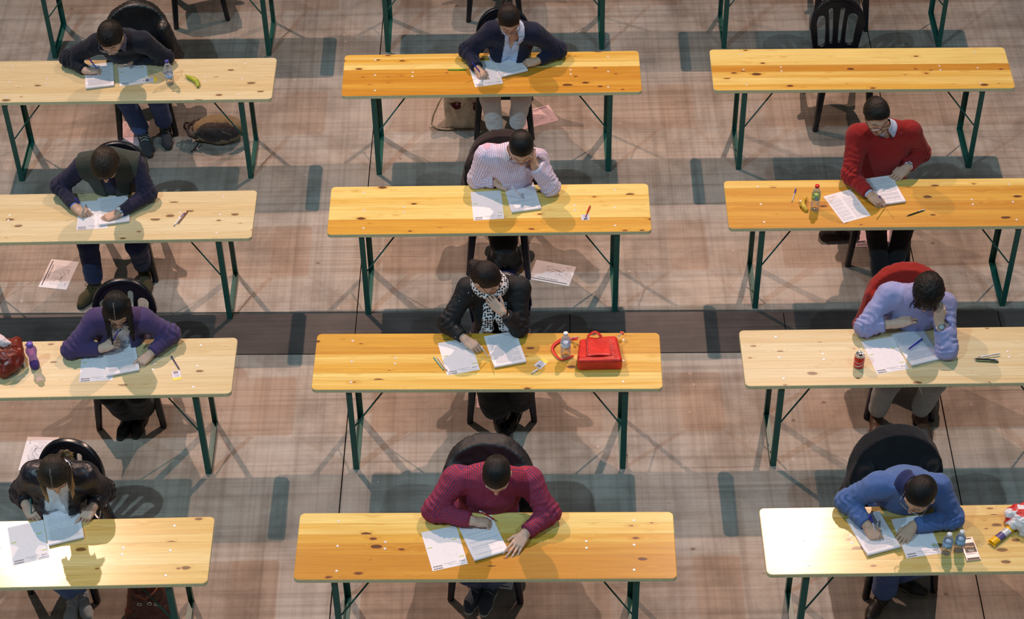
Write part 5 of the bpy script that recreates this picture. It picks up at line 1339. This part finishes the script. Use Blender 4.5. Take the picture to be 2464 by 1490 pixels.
pen((1421, 493, ZT + .007), (1408, 523, ZT + .007), 'red pen lying across an identity card', PR, PS, capend=False, r=.0055)
pen((1070, 893, ZT + .005), (1046, 863, ZT + .005), 'pale teal mechanical pencil beside an answer sheet', PTQ, None, clip=False, name='pencil'); pen((1077, 894, ZT + .005), (1053, 860, ZT + .005), 'pale pink pencil beside the teal one', plain('pen_rose', (226, 206, 206), .4), None, clip=False, name='pencil')
pen((1905, 487, ZT + .005), (1915, 455, ZT + .005), 'slim pen with a blue cap lying near the ripe banana', PCL, PB, r=.0036)
pen((2181, 520, ZT + .005), (2219, 507, ZT + .005), 'black pen with silver ends lying beside the man in a red sweater', PK, PS, capend=False)
pen((2184, 842, ZT + .022), (2219, 816, ZT + .022), 'blue pen lying on the sleeved booklet', PB, None, r=.005)
pen((2343, 863, ZT + .006), (2396, 866, ZT + .006), 'black pen in a bundle of three pens', PK, PS, capend=False); pen((2352, 860, ZT + .013), (2397, 853, ZT + .013), 'silver pen in a bundle of three pens', PS, PS, capend=False); pen((2345, 868, ZT + .005), (2398, 871, ZT + .005), 'olive pen in a bundle of three pens', plain('pen_olive', (96, 110, 60), .4), PK, capend=False)

def id_card(c, a, label, yellow_right=True):
    t = MB(); t.box((-.043, -.027, 0), (.043, .027, .001)); o = t.build('identity_card', plain('card_lilac', (206, 206, 224), .4)); o.location = P(*c, ZT + .0004); o.rotation_euler = (0, 0, a); tag(o, label, 'card', 'identity cards')
    t = MB(); t.box((.017, -.027, .0008), (.043, .027, .0014)); t.build('yellow_strip', plain('card_yellow', (236, 206, 70), .4), o)
    t = MB(); t.box((-.038, -.016, .0008), (-.018, .012, .0014)); t.build('portrait', plain('card_portrait', (120, 110, 112), .4), o)
    t = MB()
    for k in range(4): t.box((-.012, .012 - k * .008, .0008), (.012, .0145 - k * .008, .0013))
    t.build('printed_text', MINK, o)
    return o
id_card((364, 192), .1, 'identity card at the edge of an answer sheet beside the bottle'); id_card((425, 904), -1.35, 'identity card below the dark blue pen'); id_card((1408, 520), 1.6, 'identity card under the red pen'); id_card((1303, 875), .85, 'identity card between a booklet and the clear bottle')
t = MB(); t.lathe([(.0055, 0), (.006, .002), (.006, .048), (.0055, .05)], 12); o = t.build('eraser_stick', PW, None, True); along(o, P(1280, 898, ZT + .006), P(1297, 887, ZT + .006)); tag(o, 'white eraser stick below an identity card', 'eraser')
t = MB(); t.box((-.0475, -.006, .002), (-.02, .006, .010)); 
def foil_wrap():
    pr = [('c', P(52, 868, ZT + .012), P(58, 880, ZT + .012), .011, .009, .01)]
    o = sdf_obj('foil_wrapper', pr, .003, plain('crumpled_foil', (214, 224, 230), .25, .6), None, (0, 0, 0), 0, (lambda X, Y, Z: ZT + .0005 - Z + 0 * X + 0 * Y,), .004, 60, 1.); tag(o, 'crumpled silver foil wrapper beside the violet bottle', 'wrapper')
foil_wrap()

# ------------------------------------------------------------------ bottles, can, food
def bottle(base, h, r, label, capm, labm=None, body=None, water=.0, lab=(.35, .6), n=24, name='water_bottle'):
    o = empty(name, P(*base, ZT)); tag(o, label, 'bottle', 'bottles on the tables'); body = body or MPET
    prof = [(r * .80, .002), (r * .97, .008)]; k = 0
    for i in range(1, 15):
        z = .008 + (h * .66 - .008) * i / 14; rr = r * (1 - .035 * (i % 2) * (1 if not (lab[0] < z / h < lab[1]) else 0)); prof.append((rr, z))
    prof += [(r * .96, h * .70), (r * .80, h * .77), (r * .55, h * .83), (.013, h * .88), (.0125, h * .92)]
    m = MB(); m.lathe(prof, n); m.build('bottle_shell', body, o, True)
    m = MB(); m.lathe([(.0145, h * .905), (.0155, h * .91), (.0155, h * .975), (.0135, h * .985)], 18); m.build('cap', capm, o, True)
    if labm is not None:
        m = MB(); m.lathe([(r * 1.004, h * lab[0]), (r * 1.004, h * lab[1])], n); ob = m.build('label_band', labm, o, True)
    return o
CB, CWH, CRD = plain('cap_blue', (60, 60, 150), .4), plain('cap_white', (226, 226, 230), .4), plain('cap_red', (214, 30, 26), .35)
def band_mat(name, rgb, rgb2):
    t = NT(name); v = t.coords(); sx = t.n('ShaderNodeSeparateXYZ'); t.l(v, sx.inputs[0])
    t.color(t.mix(t.ramp(t.noise(v, 45, 2), [(.5, G0), (.55, W1)]), lin(rgb), lin(rgb2))); t.set(Roughness=.4); return t.m
bottle((410, 201), .215, .031, 'clear water bottle with a dark blue cap beside the green banana', CB, band_mat('label_pale', (206, 220, 240), (150, 180, 226)), lab=(.28, .44))
bottle((1361, 858), .215, .0325, 'clear water bottle with a white cap beside the red handbag', CWH, band_mat('label_white', (228, 234, 242), (190, 206, 230)), lab=(.42, .60))
b_ = bottle((1960, 504), .22, .030, 'clear water bottle with a red cap beside the ripe banana', CRD, band_mat('label_green', (200, 216, 120), (140, 180, 90)), lab=(.46, .62))
t = MB(); n_ = 16; t.add([(.0306 * math.sin(.34 * math.cos(q)) , -.0306 * math.cos(.34 * math.cos(q)) - .0006, .119 + .016 * math.sin(q)) for q in np.linspace(0, 2 * math.pi, n_, endpoint=False)], [tuple(range(n_))]); t.build('label_badge', plain('label_blue', (110, 160, 226), .4), b_)
bottle((2276, 1330), .172, .029, 'small clear water bottle with a white cap standing on the answer sheet edge', CWH, band_mat('label_sky', (186, 214, 240), (140, 180, 224)), lab=(.36, .60))
bottle((2306, 1324), .172, .029, 'small clear water bottle with a white cap touching the chocolate bar', CWH, band_mat('label_sky2', (176, 206, 240), (146, 190, 228)), lab=(.36, .60))
vb = empty('drinking_bottle', P(85, 884, ZT)); tag(vb, 'translucent violet drinking bottle with a waisted shape', 'bottle', 'bottles on the tables')
m = MB(); m.lathe([(.026, .001), (.030, .006), (.032, .03), (.030, .06), (.0255, .085), (.0265, .10), (.032, .125), (.036, .145), (.034, .165), (.024, .182), (.0185, .19)], 28); m.build('bottle_shell', MPURPLE, vb, True)
PVD = plain('violet_cap', (112, 84, 180), .4); m = MB(); m.lathe([(.020, .186), (.0205, .19), (.0205, .212), (.018, .217)], 22); cp = m.build('cap', PVD, vb, True); m = MB(); m.tube([(-.02, 0, .205), (-.028, 0, .20), (-.024, 0, .19)], .003, 6); m.build('cap_loop', PVD, vb)
m = MB(); m.lathe([(.0245, .002), (.0285, .007), (.0305, .03), (.0300, .036)], 24); m.build('base_cup', plain('violet_base', (92, 50, 176), .35), vb, True)

# drink can
can = empty('drink_can', P(2065.5, 882, ZT)); tag(can, 'open red drink can with white script lettering', 'can')
mred, malu = plain('can_red', (204, 26, 28), .3, .2), plain('can_aluminium', (214, 208, 206), .25, .85)
m = MB(); m.lathe([(.0325, .009), (.033, .012), (.033, .096), (.0325, .099)], 32); cb = m.build('can_body', mred, can, True)
m = MB(); m.lathe([(.024, .001), (.026, 0), (.0325, .009)], 32); m.build('can_base', malu, can, True)
m = MB(); m.lathe([(.0325, .099), (.028, .109), (.0275, .112), (.0255, .112), (.0248, .1095), (.001, .1095)], 32); m.build('can_lid', malu, can, True)
m = MB(); m.add([(.002 + .009 * math.cos(q), -.007 + .0105 * math.sin(q) , .1098) for q in np.linspace(0, 2 * math.pi, 14, endpoint=False)], [tuple(range(14))]); m.build('opening', plain('can_hole', (12, 10, 10), .8), can)
m = MB(); m.tube([(.0 + .007 * math.cos(q), .007 + .009 * math.sin(q), .1112) for q in np.linspace(0, 2 * math.pi, 14, endpoint=False)], .0014, 5, True); m.build('pull_tab', malu, can)
def wrapc(rad, z0, rot=0.):
    def f(co):
        a = co.x / rad + rot; return Vector((rad * 1.006 * math.sin(a), -rad * 1.006 * math.cos(a), z0 + co.y))
    return f
wl = plain('can_white', (238, 232, 230), .35)
text_mesh('Coca-Cola', .0225, wl, can, None, 'script_lettering', 'CENTER', .35, wrapc(.033, .060, .0))
V, F = [], []
for i in range(25):
    a = -1.2 + 2.4 * i / 24; zc = .034 + .006 * math.sin(a * 2.2); w = .0012 + .0034 * math.sin(math.pi * i / 24)
    for s in (-1, 1): V.append((.0332 * math.sin(a), -.0332 * math.cos(a), zc + s * w))
F = [(2 * i, 2 * i + 2, 2 * i + 3, 2 * i + 1) for i in range(24)]; mesh_obj('wave_ribbon', V, F, wl, can)

def banana(px, label, cols, r=.017):
    pts = [P(x, y, ZT + z) for x, y, z in px]; pr = []
    rs = [.005, .010, r * .85, r, r, r * .9, .011, .005][:len(pts)]
    for i in range(len(pts) - 1): pr.append(('c', pts[i], pts[i + 1], rs[i], rs[i + 1], .002))
    o = sdf_obj('banana', pr, .0035, None, None, (0, 0, 0), 0, (lambda X, Y, Z: ZT + .0006 - Z + 0 * X + 0 * Y,))
    t = NT('banana_skin_' + label[:6]); v = t.coords(); f = t.noise(v, 22, 4); col = t.ramp(f, [(.3, lin(cols[0])), (.7, lin(cols[1]))])
    sp = t.noise(v, 90, 3); t.color(t.mix(t.ramp(sp, [(.66, G0), (.72, W1)]), col, lin((110, 80, 30)))); t.set(Roughness=.45); o.data.materials.append(t.m)
    tag(o, label, 'banana'); t = MB(); d_ = nrm(pts[-1] - pts[-2]); t.tube([pts[-1] - d_ * .004, pts[-1] + d_ * .012], [.005, .0045], 8); t.build('stem', plain('banana_stem', (84, 66, 34), .7), o)
    t = MB(); d_ = nrm(pts[0] - pts[1]); t.tube([pts[0], pts[0] + d_ * .005], [.0045, .003], 8); t.build('blossom_end', plain('banana_end', (44, 34, 24), .8), o)
    return o
banana([(447, 181, .018), (450, 184, .018), (457, 187, .018), (465, 190, .018), (472, 195, .018), (476, 201, .017), (476, 207, .014)], 'green banana with yellow tips on the pale pine table', ((122, 158, 42), (196, 188, 52)), .0185)
banana([(1941, 475, .016), (1937, 480, .018), (1933, 486, .018), (1932, 493, .018), (1935, 499, .016), (1940, 505, .012)], 'ripe yellow banana with one loose peel strip', ((196, 160, 40), (216, 188, 70)), .0165)
pr = [('c', P(1930, 487, ZT + .02), P(1926, 492, ZT + .008), .008, .006, .008), ('c', P(1926, 492, ZT + .008), P(1926, 499, ZT + .006), .006, .004, .008)]
sdf_obj('peel_strip', pr, .0035, plain('peel', (170, 140, 50), .6), bpy.data.objects['banana.001'], (0, 0, 0))

# chocolate bar
a, b, c_ = P(2326, 1352, ZT), P(2360, 1348, ZT), P(2322, 1289, ZT); x = nrm(b - a); rz = math.atan2(x[1], x[0])
o = empty('chocolate_bar', (a + b) / 2, rz); tag(o, 'dark chocolate bar in a silver pink wrapper beside two bottles', 'chocolate')
W2, L2 = .041, .165
m = MB(); m.box((-W2, 0, 0), (W2, L2, .010)); m.build('wrapper', plain('choc_wrap', (214, 190, 190), .3, .3), o)
mk = plain('choc_dark', (40, 26, 24), .4)
for y0, y1, x0, x1 in ((.055, .125, -.030, .036), (.002, .016, -.036, .036), (.152, .160, -.01, .03)):
    m = MB(); m.box((x0, y0, .0095), (x1, y1, .0108)); m.build('dark_panel', mk, o)
wt = plain('choc_text', (236, 224, 206), .4)
text_mesh('70%', .021, wt, o, Matrix.Translation((.004, .068, .0112)) @ Matrix.Rotation(math.pi, 4, 'Z'))
m = MB(); 
for k in range(7): m.box((-.022 + k * .0075, .094 + .003 * math.sin(k), .0105), (-.017 + k * .0075, .099 + .003 * math.sin(k), .0113))
m.build('gold_script', plain('choc_gold', (206, 166, 96), .35, .4), o)
m = MB()
for k in range(6): m.box((-.03 + k * .010, .026, .0098), (-.0235 + k * .010, .034, .0106))
m.build('silver_letters', plain('choc_silver', (244, 240, 240), .2, .5), o)
m = MB()
for k in range(2): m.box((-.03, .042 + k * .005, .0098), (.03, .044 + k * .005, .0104))
m.build('printed_text', MINK, o)

# snack wrapper
a, b = P(2386, 1308, ZT + .014), P(2440, 1266, ZT + .014); d_ = nrm(b - a); Ls = np.linalg.norm(b - a)
o = empty('snack_packet', ((a + b) / 2 * np.array([1, 1, 0]) + np.array([0, 0, ZT])), math.atan2(d_[1], d_[0])); tag(o, 'yellow ended snack bar wrapper with a clear middle', 'wrapper')
def pillow(x0, x1, hw, ht, name, m_, parent):
    n1, n2 = 10, 8; V, F = [], []
    for i in range(n1 + 1):
        for j in range(n2):
            q = 2 * math.pi * j / n2; x_ = x0 + (x1 - x0) * i / n1; V.append((x_, hw * math.cos(q) * (1 + .06 * math.sin(i * 2.1)), .015 + ht * math.sin(q) * (1 + .12 * math.sin(i * 1.7 + j))))
    F = [(i * n2 + j, (i + 1) * n2 + j, (i + 1) * n2 + (j + 1) % n2, i * n2 + (j + 1) % n2) for i in range(n1) for j in range(n2)]
    return mesh_obj(name, V, F, m_, parent, True)
my = plain('wrap_yellow', (240, 180, 22), .25)
pillow(-Ls / 2, -Ls * .24, .026, .013, 'yellow_end', my, o); pillow(Ls * .24, Ls / 2, .026, .013, 'yellow_end', my, o)
pillow(-Ls * .24, Ls * .0, .025, .013, 'violet_window', plain('wrap_violet', (92, 78, 130), .3), o); pillow(0, Ls * .24, .0255, .0135, 'silver_panel', plain('wrap_silver', (214, 214, 216), .3, .3), o)
for s in (-1, 1):
    m = MB(); m.box((s * Ls / 2 - .006, -.028, .013), (s * Ls / 2 + .006, .028, .016)); m.build('crimp', my, o)

# shopping bag at the table end
pr = [('e', P(2448, 1240, ZT + .045), I3, np.array([.065, .06, .05]), .03), ('e', P(2470, 1256, ZT + .05), I3, np.array([.07, .07, .055]), .03), ('e', P(2492, 1240, ZT + .06), I3, np.array([.08, .08, .065]), .03), ('c', P(2462, 1265, ZT + .02), P(2460, 1285, ZT + .01), .03, .008, .02), ('c', P(2425, 1258, ZT + .02), P(2440, 1262, ZT + .03), .012, .03, .02),
      ('c', P(2462, 1225, ZT + .06), P(2470, 1208, ZT + .09), .03, .012, .02)]
def bagmat():
    t = NT('carrier_bag'); v = t.coords(); f = t.noise(v, 7, 2, .5, .5)
    t.color(t.mix(t.ramp(f, [(.56, G0), (.58, W1)]), lin((234, 232, 236)), lin((206, 40, 40)))); t.set(Roughness=.3); t.b.inputs['Subsurface Weight'].default_value = 0; t.bump(t.noise(v, 26, 5, .6), .6, .02); return t.m
o = sdf_obj('plastic_bag', pr, .006, bagmat(), None, (0, 0, 0), 0, (lambda X, Y, Z: ZT + .0008 - Z + 0 * X + 0 * Y,), .018, 22, 3.); tag(o, 'crumpled white carrier bag with red print beside the snack wrapper', 'bag')

# ------------------------------------------------------------------ red handbag
a, b = P(1388, 893, ZT), P(1498, 893, ZT); wB = np.linalg.norm(b - a) / 2; ce = (a + b) / 2
hb = empty('handbag', ce, -.01); tag(hb, 'bright red leather handbag with silver studs lying on the table', 'bag')
MR = leather('red_leather', (214, 46, 36), .42, .15)
def bag_shell():
    f = Field((-wB - .03, -.03, 0), (wB + .03, .34, .13), .006); X, Y, Z = f.xyz()
    t = np.clip(Y / .26, 0, 1); hw = wB - .025 * t; top = .088 - .045 * t + .012 * np.sin(X * 18) * t
    d = np.maximum(np.maximum(np.abs(X) - hw, np.abs(Z - top / 2) - top / 2 + .0005), np.maximum(-Y + .004, Y - .262))
    r = .022; q = np.sqrt(np.maximum(np.abs(X) - hw + r, 0) ** 2 + np.maximum(np.abs(Z - top / 2) - top / 2 + r * .8, 0) ** 2 + np.maximum(np.maximum(-Y + .004, Y - .262) + r, 0) ** 2) - r
    groove = np.abs(np.maximum(np.abs(X) - hw + .04, -Y + .03)) - .004      # seam around the front panel
    q = np.where((Z > top - .015) & (groove < 0), q + .003, q); f.F = q.astype(np.float32); V, Q = f.mesh(); return crumple(V, Q, .0018, 9, 1.), Q
V, Q = bag_shell(); fast_mesh('bag_body', V, Q, MR, hb)
V, F = [], []
for i in range(9):
    for j in range(9):
        u, v = i / 8, j / 8; xx = (-.086 + .172 * u) * (1 - .04 * v) * (wB / .147); yy = .045 + .20 * v; tp = .088 - .045 * min(yy / .26, 1) + .006 + .012 * math.sin(math.pi * u) * (1 - v) + .008 * v * math.sin(u * 9)
        V.append((xx, yy, tp))
F = [(i * 9 + j, (i + 1) * 9 + j, (i + 1) * 9 + j + 1, i * 9 + j + 1) for i in range(8) for j in range(8)]
fl = mesh_obj('flap', V, F, MR, hb, True); md = fl.modifiers.new('thick', 'SOLIDIFY'); md.thickness = .004
ms = plain('stud_silver', (226, 222, 214), .25, .8); m = MB(); m.ball((0, 0, 0), .0032, 6); st = m.build('stud', ms, hb, True)
first = True
for s in (-1, 1):
    for k in range(10):
        o2 = st if first else st.copy()
        if not first: put(o2, hb)
        first = False; yy = .052 + k * .0185; o2.location = (s * .078 * (wB / .147) * (1 - .03 * k / 9), yy, .088 - .045 * yy / .26 + .014)
m = MB(); pts = [(-wB + .01, .24, .05), (-wB - .02, .27, .02), (-wB - .09, .27, .012), (-wB - .15, .20, .008), (-wB - .10, .10, .006), (-wB - .02, .13, .010)]
def strap(pts, w, t, name, m_, parent):
    V, F = [], []; pts = [Vector(p) for p in pts]; sm_ = []
    for i in range(len(pts) - 1):
        p0, p1, p2, p3 = pts[max(i - 1, 0)], pts[i], pts[i + 1], pts[min(i + 2, len(pts) - 1)]
        for k in range(5):
            u = k / 5; sm_.append(.5 * ((2 * p1) + (-p0 + p2) * u + (2 * p0 - 5 * p1 + 4 * p2 - p3) * u * u + (-p0 + 3 * p1 - 3 * p2 + p3) * u ** 3))
    sm_.append(pts[-1]); mbx = MB(); ring = []
    for i, p in enumerate(sm_):
        d = (sm_[min(i + 1, len(sm_) - 1)] - sm_[max(i - 1, 0)]).normalized(); x = Vector((0, 0, 1)); s_ = d.cross(x)
        if s_.length < .2: s_ = Vector((1, 0, 0))
        s_.normalize(); n = s_.cross(d)
        for a_, b_ in ((-1, -1), (1, -1), (1, 1), (-1, 1)): V.append(p + n * a_ * w / 2 * .35 + s_ * a_ * w / 2 * .9 + n * b_ * t / 2)
    for i in range(len(sm_) - 1):
        for k in range(4): F.append((i * 4 + k, i * 4 + (k + 1) % 4, i * 4 + 4 + (k + 1) % 4, i * 4 + 4 + k))
    F += [(3, 2, 1, 0), tuple(len(V) - 4 + k for k in range(4))]
    return mesh_obj(name, V, F, m_, parent, True)
strap(pts, .022, .004, 'shoulder_strap', MR, hb)
strap([(-.07, .262, .045), (-.03, .275, .075), (.0, .265, .07), (.02, .24, .05)], .026, .004, 'closing_strap', MR, hb)
def chain(p0, p1, n, parent):
    for k in range(n):
        p = Vector(p0).lerp(Vector(p1), (k + .5) / n); mm = MB(); ang = k * 1.57
        mm.tube([p + Vector((.007 * math.cos(q), .005 * math.sin(q) * abs(math.cos(ang)) , .004 * math.sin(q) * abs(math.sin(ang)) + .004)) for q in np.linspace(0, 6.283, 10, endpoint=False)], .0018, 5, True); mm.build('chain_link', ms, parent, True)
chain((-wB - .03, .275, .02), (-wB + .025, .262, .04), 4, hb); chain((wB - .02, .25, .04), (wB + .005, .285, .045), 3, hb)
m = MB(); m.box((wB - .004, .285, .036), (wB + .018, .30, .052)); m.build('strap_end', MR, hb)

# ------------------------------------------------------------------ red-brown leather bag at the table end
pr = [('e', P(20, 862, ZT + .06), I3, np.array([.10, .11, .075]), .05), ('e', P(-10, 850, ZT + .07), I3, np.array([.12, .12, .085]), .05), ('c', P(10, 895, ZT + .03), P(22, 880, ZT + .05), .045, .05, .04), ('c', P(44, 820, ZT + .10), P(25, 845, ZT + .10), .025, .05, .04)]
lb = sdf_obj('leather_bag', pr, .006, leather('oxblood', (122, 42, 28), .3), None, (0, 0, 0), 0, (lambda X, Y, Z: ZT + .0008 - Z + 0 * X + 0 * Y,), .014, 14, 2.); tag(lb, 'oxblood leather bag slumped at the table end', 'bag')
pr = [('c', P(-10, 812, ZT + .165), P(8, 826, ZT + .165), .035, .03, .03), ('c', P(4, 824, ZT + .17), P(24, 826, ZT + .165), .022, .008, .02)]
sc_ = sdf_obj('pale_cloth', pr, .006, cloth('pink_cloth', (226, 208, 212)), None, (0, 0, 0), 0, (), .010, 22, 4.); tag(sc_, 'pale pink cloth lying on the oxblood leather bag', 'cloth')
m = MB(); m.box((-.02, -.012, 0), (.02, .012, .008)); o = m.build('small_case', plain('phone_dark', (24, 26, 40), .2)); o.location = P(34, 852, ZT + .012); o.rotation_euler = (.3, .2, .6); tag(o, 'small dark blue case beside the oxblood leather bag', 'case')

# ------------------------------------------------------------------ things on the floor
# backpack
bp = empty('backpack'); tag(bp, 'olive and dark brown backpack lying under the pale table', 'backpack')
c0 = P(520, 312, .10); Rb = np.array([nrm((1, .12, .05)), nrm((-.1, 1, -.35)), nrm((0, .33, 1))])
pr = [('e', c0, Rb, np.array([.185, .115, .10]), .05), ('e', c0 + Rb[0] * .05, Rb, np.array([.15, .12, .095]), .05)]
flr = (lambda X, Y, Z: .002 - Z + 0 * X + 0 * Y,)
sdf_obj('pack_body', pr, .008, cloth('khaki_nylon', (134, 116, 86), .7, 300, .2, .5), bp, (0, 0, 0), 0, flr, .012, 10, 1.)
pr = [('e', c0 + np.array([.02, -.065, .03]), Rb, np.array([.16, .065, .08]), .04)]
sdf_obj('front_pocket', pr, .008, cloth('brown_nylon', (52, 44, 44), .6, 300, .2, .5), bp, (0, 0, 0), 0, flr, .008, 12, 2.)
mdk = cloth('dark_webbing', (48, 36, 36), .7)
for nm, pts_, w in (('edge_band', [(-.18, .03, .10), (-.08, .09, .125), (.06, .10, .13), (.17, .07, .11), (.20, -.01, .09), (.16, -.09, .09)], .022), ('pocket_band', [(-.09, .0, .155), (.0, .03, .16), (.09, .01, .15), (.15, -.04, .12)], .02), ('strap', [(-.16, .06, .12), (-.21, .02, .11), (-.215, -.04, .10), (-.19, -.08, .09), (-.14, -.10, .08)], .03), ('strap', [(-.12, .07, .13), (-.165, .02, .13), (-.17, -.04, .12), (-.13, -.09, .10)], .026)):
    m = MB(); m.tube([c0 + np.array(p) - np.array([0, 0, .08]) for p in pts_], w * .5, 8); m.build(nm, mdk, bp, True)
m = MB(); m.tube([c0 + np.array(p) for p in ((-.20, .05, .03), (-.235, .03, .05), (-.24, -.01, .04), (-.21, -.03, .0))], .009, 6); m.build('grab_loop', mdk, bp, True)
m = MB(); m.tube([c0 + np.array(p) for p in ((-.13, -.09, -.05), (-.16, -.13, -.08), (-.19, -.15, -.095))], .006, 6); m.build('strap_tail', mdk, bp, True)
m = MB()
for k in range(7): m.ball(c0 + np.array([.065 + k * .011, -.118 - .002 * k, .072 - k * .004]), .003, 5)
m.build('white_print', plain('print_white', (150, 140, 140), .6), bp)
# beige bucket bag
a, b = P(1080, 305, .0), P(1143, 312, .0)
bg = empty('handbag'); tag(bg, 'beige leather bucket handbag with a drawstring and wine red lining on the floor', 'bag')
c0 = (P(1073, 292, 0) + P(1150, 298, 0)) / 2; c0[2] = 0; mbg = leather('beige_leather', (226, 214, 190), .5)
def bucket():
    f = Field(c0 - np.array([.20, .14, 0]), c0 + np.array([.20, .14, .34]), .0075); X, Y, Z = f.xyz(); X, Y = X - c0[0], Y - c0[1]
    t = Z / .30; hw = .125 + .012 * t; hd = .075 - .02 * t + .01 * np.sin(X * 40) * t
    q = np.sqrt(np.maximum(np.abs(X) - hw + .03, 0) ** 2 + np.maximum(np.abs(Y) - hd + .03, 0) ** 2) - .03
    d = np.maximum(q, np.maximum(Z - .30 - .012 * np.sin(X * 38), .002 - Z)); inner = np.maximum(q + .010, .06 - Z); f.F = np.maximum(d, -inner).astype(np.float32); return f.mesh()
V, Q = bucket(); fast_mesh('bag_body', crumple(V, Q, .006, 11, 2.), Q, mbg, bg)
m = MB(); m.box(c0 + np.array([-.115, -.06, .10]), c0 + np.array([.115, .06, .24])); m.build('lining', plain('wine_lining', (92, 24, 34), .8), bg)
m = MB()
for xx in (-.09, -.03, .03, .09): m.tube([c0 + np.array([xx + .008 * math.cos(q), -.066, .235 + .008 * math.sin(q)]) for q in np.linspace(0, 6.28, 10, endpoint=False)], .002, 5, True)
m.build('eyelet', ms, bg); m = MB(); m.tube([c0 + np.array(p) for p in ((-.09, -.068, .235), (-.05, -.075, .19), (-.02, -.08, .12), (.0, -.076, .18), (.03, -.068, .235))], .004, 6); m.build('drawstring', mbg, bg, True)
m = MB(); m.tube([c0 + np.array(p) for p in ((-.125, .02, .29), (-.17, .01, .20), (-.22, -.02, .09), (-.235, -.04, .02), (-.19, -.08, .012), (-.12, -.095, .010), (-.06, -.09, .012))], .0085, 6); m.build('shoulder_strap', mbg, bg, True)
# brown leather bag, floor
c0 = P(366, 1480, 0); c0[2] = 0
pr = [('e', c0 + np.array([0, .03, .12]), I3, np.array([.135, .11, .13]), .05), ('e', c0 + np.array([0, .05, .24]), I3, np.array([.105, .09, .09]), .05), ('c', c0 + np.array([-.08, -.02, .05]), c0 + np.array([.08, -.02, .05]), .07, .07, .05)]
bb = sdf_obj('leather_bag', pr, .008, leather('chestnut', (92, 44, 34), .35), None, (0, 0, 0), 0, flr, .016, 12, 6.); tag(bb, 'chestnut drawstring leather bag standing on the floor', 'bag')
for xx in (-.04, .02, .06):
    m = MB(); m.tube([c0 + np.array([xx + .013 * math.cos(q), -.075, .21 + .012 * math.sin(q) - .2 * abs(xx)]) for q in np.linspace(0, 6.28, 12, endpoint=False)], .003, 6, True); m.build('ring', ms, bb, True)
m = MB(); m.tube([c0 + np.array(p) for p in ((-.06, -.06, .27), (.0, -.08, .25), (.05, -.06, .28), (.09, .0, .30))], .005, 6); m.build('drawstring', plain('cord_tan', (120, 66, 48), .6), bb, True)
# dark bag under the red sweater man's table
c0 = P(2020, 562, .04); pr = [('c', c0 + np.array([-.10, 0, 0]), c0 + np.array([.10, .02, 0]), .045, .05, .03)]
o = sdf_obj('cloth_bundle', pr, .008, cloth('dark_bundle', (48, 40, 40)), None, (0, 0, 0), 0, flr, .015, 14, 3.); tag(o, 'dark bundle on the floor beside the chair of the man in a red sweater', 'bundle')

# ------------------------------------------------------------------ coats over chair backs
def coat(key, m_, label, low=.30, wide=1.0, amp=.016, thick=.026, sleeve=None, top=.0):
    x, y, a = CH[key]; f = Field((-.34, .20, low - .06), (.34, .72, .98), .010); X, Y, Z = f.xyz()
    yb = .455 + (Z - .44) * .17 - .95 * X * X; ax = np.abs(X); cz = .645; tp = .875 + top; w = .225 * wide
    q = np.where(Z > cz, ((ax / w) ** 2.3 + (np.maximum(Z - cz, 0) / (tp - cz)) ** 2.3) ** (1 / 2.3) * w - w, ax - w - .05 * (cz - Z))
    n = np.abs(Y - yb - .012 - .05 * np.clip(cz - Z, 0, 1)) - thick - .02 * np.clip(cz - Z, 0, .4)
    d = np.maximum(np.maximum(q, n), low - Z); f.F = (d - .008).astype(np.float32)
    if sleeve:
        for s in sleeve: f.cap(np.array([s * .20, .40, .72]), np.array([s * .27, .46, .42]), .05, .055, .05)
    V, Q = f.mesh(); V = crumple(V, Q, amp * .9, 5.5, sum(map(ord, key)) % 17); V = crumple(V, Q, amp * .22, 15, 3.)
    o = fast_mesh('coat', V, Q, m_); o.location = (x, y, 0); o.rotation_euler = (0, 0, a); tag(o, label, 'coat', 'coats over the chair backs'); return o
coat('L1', leather('black_coat', (38, 34, 32), .36), 'black leather jacket over the chair of the man in a navy sweater', .32, 1.05, .012, .030, (1,))
coat('C2', cloth('brown_coat', (50, 38, 36)), 'dark brown coat over the chair of the man in a pale gingham shirt', .28, 1.12, .014, .034, (-1, 1))
coat('C4', leather('charcoal_coat', (34, 34, 36), .55), 'black jacket over the chair of the man in a red plaid shirt', .30, 1.16, .014, .040, (-1, 1))
coat('R3', cloth('red_coat', (150, 36, 28)), 'red wool coat over the chair of the man in a blue gingham shirt', .22, 1.14, .014, .036, (-1,))
coat('R4', cloth('black_wool', (26, 26, 30)), 'black wool coat over the chair of the man in a blue sweater', .26, 1.22, .012, .045, (-1, 1), .02)
